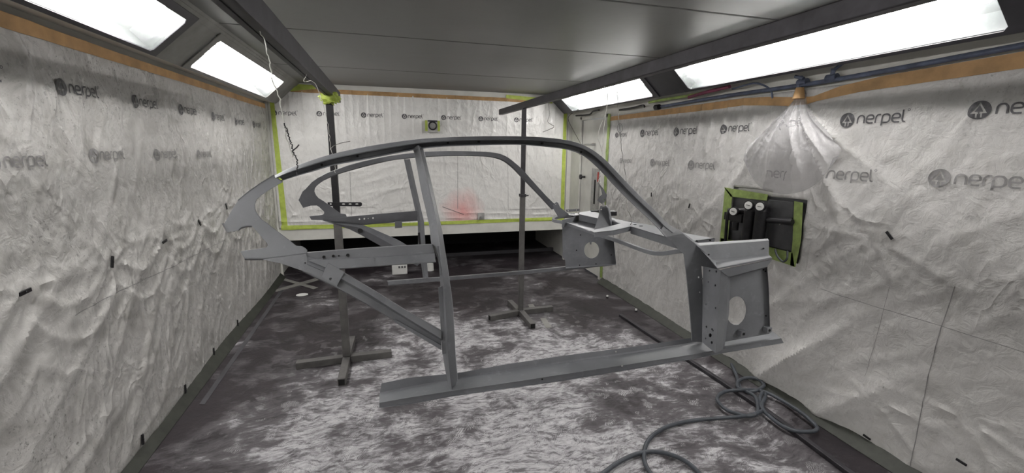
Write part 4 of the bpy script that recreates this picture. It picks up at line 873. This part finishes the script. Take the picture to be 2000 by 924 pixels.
for u, v in ((1432, 413), (1461.5, 401), (1484, 403.5)):
    a = on(u, v, 0, 2.365); d = _n(np.array([-1., -.35, 0.05])); g = G(); g.cyl(a-d*.05, a-d*.018, .012); g.cyl(a-d*.022, a, .032, n=28); o = g.obj('gauge', 'black_paint', au, True)
    G().cyl(a, a+d*.0015, .026, n=28).obj('dial', 'dial', o); q1 = np.cross(d, [0, 0, 1.])
    G().hexa([a+d*.002+q1*.014+np.array([0, 0, .004]), a+d*.002-q1*.012, a+d*.002-q1*.012-np.array([0, 0, .003]), a+d*.002+q1*.014], d*.001).obj('needle', 'black_paint', o)
pipe('air_line', None, [on(1426, 410, 0, 2.41), on(1421, 420, 0, 2.40), on(1419, 440, 0, 2.40), on(1415, 500, 0, 2.42)], .011, 'black_paint', parent=au)

# ================================================================= REAR WALL THINGS
vt = thing('wall_vent', 'small square gauge with a black ring taped to the rear wall', 'gauge', tuple(atY(845, 246, 5.72)))
c0 = atY(845, 245, 5.70)
G().box(c0-[.062, 0, .085], c0+[.062, .04, .06]).obj('box_body', 'knob', vt, bevel=.004)
g = G(); g.sweep([c0+np.array([.047*math.cos(a), -.004, .047*math.sin(a)-.004]) for a in np.linspace(0, 2*PI, 33)], circ(.009, 8), up=(0, 1, 0)); g.obj('black_ring', 'black_paint', vt, True)
G().cyl(c0+[0, -.003, -.004], c0+[0, .0, -.004], .042, n=28).obj('dial', 'metal', vt)
for s_ in (-1, 1):
    x_ = c0[0]+s_*.076; G().box((x_-.016, c0[1]+.012, c0[2]-.07), (x_+.016, c0[1]+.02, c0[2]+.06)).obj('tape_border', 'green_tape', vt)
G().box(c0+[-.06, -.003, .045], c0+[.06, .0, .062]).obj('top_strip', 'beam', vt)
wk = thing('door_stop', 'small round knob on a grey plate low on the rear wall beside the red mark', 'knob', tuple(atY(938, 425, 5.72)))
c0 = atY(940, 423, 5.72); G().box(c0-[.045, 0, .04], c0+[.045, .012, .05]).obj('mounting_plate', 'knob', wk, bevel=.002); G().cyl(c0+[0, -.03, -.01], c0+[0, .0, -.01], .02, n=18).obj('knob', 'metal', wk, True)

# ================================================================= FLOOR THINGS
t = thing('floor_tray', 'white plastic tray standing on the floor by the dark slot', 'tray', tuple(on(780, 538, 2, 0)))
a0 = on(766, 538, 2, 0); a1 = on(796, 536, 2, 0); zt = atY(780, 517, a0[1])[2]
g = G(); g.hexa([a0, a1, np.array([a1[0], a1[1], zt]), np.array([a0[0], a0[1], zt])], (0, .05, 0)); g.obj('tray_body', 'dial', t, bevel=.012)
for i in range(3): G().box((a0[0]+.08+i*.035, a0[1]-.002, zt-.045), (a0[0]+.10+i*.035, a0[1]+.001, zt-.02)).obj('printed_mark', 'print', t)
a0 = on(840, 528, 2, 0); G().add([], []); g = G(); g.cyl(a0, a0+[0, 0, .09], .05, .045, 20); tag(g.obj('paper_cup', 'dial', None, True), 'white cup standing on the floor behind the door pillar', 'cup')
# strips stuck on the floor
def strip(label, pts, h, cat='tape', name='floor_tape', mat='hip_grey', grp='grey tape lines on the floor'):
    P = [on(u, v, 2, .001) for u, v in pts]; return tag(G().hexa(P, (0, 0, h)).obj(name, mat), label, cat, grp)
strip('grey tape line of the cross on the floor, slanting down to the right', [(548, 546), (556, 544), (622, 562), (612, 565)], .002)
strip('grey tape line of the cross on the floor, slanting up to the right', [(532, 568), (540, 570), (632, 545), (622, 542)], .0035)
strip('pale tape mark beside the right stand foot', [(1055, 622), (1066, 621), (1078, 640), (1066, 641)], .002)
strip('pale tape mark behind the right stand foot', [(1031, 595), (1041, 594), (1048, 604), (1037, 606)], .002)
strip('grey line on the floor along the left wall', [(552, 560), (558, 561), (400, 790), (389, 790)], .0015, mat='charcoal')
# leaf-like scrap
P = [on(590+12*math.cos(a), 576+2.6*math.sin(a)-1.2*math.cos(a), 2, .002) for a in np.linspace(0, 2*PI, 20)[:-1]]
tag(G().hexa(P, (0, 0, .003)).obj('paper_scrap', 'dial'), 'small pale oval scrap on the floor at the left', 'scrap')
# dark rail lying on the floor on the right
g = G(); ra = on(1211, 618, 2, .0); rb_ = on(1345, 707, 2, .0); rc = on(1494, 805, 2, 0.); rd = on(1655, 926, 2, 0.); re = rd+(rd-rc)*1.6
g.sweep([p+np.array([0, 0, .014]) for p in (ra, rb_, rc, rd, re)], [(-.016, -.013), (.016, -.013), (.016, .012), (-.016, .012)]); tag(g.obj('floor_rail', 'beam', bevel=.003), 'long dark steel rail lying on the floor parallel to the right wall', 'rail')
for (u, v), nm in (((1186, 580), 'farther from the camera'), ((1242, 607), 'nearer the camera'), ):
    a = on(u, v+2, 2, 0); t = thing('bolt', 'small bolt standing on the floor by the right wall, %s' % nm, 'bolt', tuple(a), 'bolts by the right wall')
    G().cyl(a, a+[0, 0, .015], .014, n=8).obj('washer', 'black_paint', t); G().cyl(a+[0, 0, .015], a+[0, 0, .03], .011, n=6).obj('head', 'dial', t)
# air hose
h = [(1420, 690), (1429, 712), (1439, 735), (1446, 757), (1462, 765), (1480, 762), (1492, 752), (1480, 741), (1460, 738), (1443, 744), (1441, 756), (1456, 764), (1475, 775), (1480, 795), (1478, 808), (1462, 813), (1440, 808), (1418, 800), (1402, 784), (1404, 772),
     (1420, 764), (1445, 762), (1475, 762), (1500, 768), (1530, 784), (1565, 806), (1590, 828), (1596, 838), (1585, 843), (1555, 842), (1528, 832), (1505, 815), (1490, 800), (1484, 780), (1491, 765), (1495, 775), (1488, 790), (1490, 800), (1482, 806), (1460, 812), (1430, 815),
     (1390, 818), (1350, 822), (1310, 831), (1278, 848), (1262, 868), (1258, 895), (1266, 918), (1285, 940), (1320, 965), (1370, 960), (1372, 935), (1345, 905), (1310, 888), (1275, 882), (1240, 888), (1205, 905), (1170, 930), (1120, 960)]
hp = []
for i, (u, v) in enumerate(h):
    hp.append(on(u, v, 2, .014+(.010+.012*math.sin(i*1.7)**2 if 4 < i < 41 else .006*math.sin(i*2.1)**2)))
P = catmull(hp, 420); g = G(); g.sweep(P, circ(.0115, 10)); tag(g.obj('air_hose', 'rubber', None, True), 'long dark air hose coiled and trailing on the floor at the right', 'hose')
# metal drip strip under the rear sheet
struct(G().box((XL, YB-.012, .448), (XR, YB, .585)).obj('trim_9', 'white_wall', bevel=.003), 'white metal lip below the rear sheet')
struct(G().box((XL+.0, YB-.02, .0), (XL+.035, YB+.02, 2.07)).obj('trim_10', 'white_wall'), 'white corner trim at the left of the rear wall')
struct(G().box((2.44, YB-.03, .0), (XR, YB+.02, 2.07)).obj('trim_11', 'white_wall'), 'white corner trim at the right of the rear wall')
for o in bpy.data.objects:
    if o.name.startswith('trim_') or o.name.startswith('wall_'): o['kind'] = 'structure' if not o.get('category') else o.get('kind', 'thing')
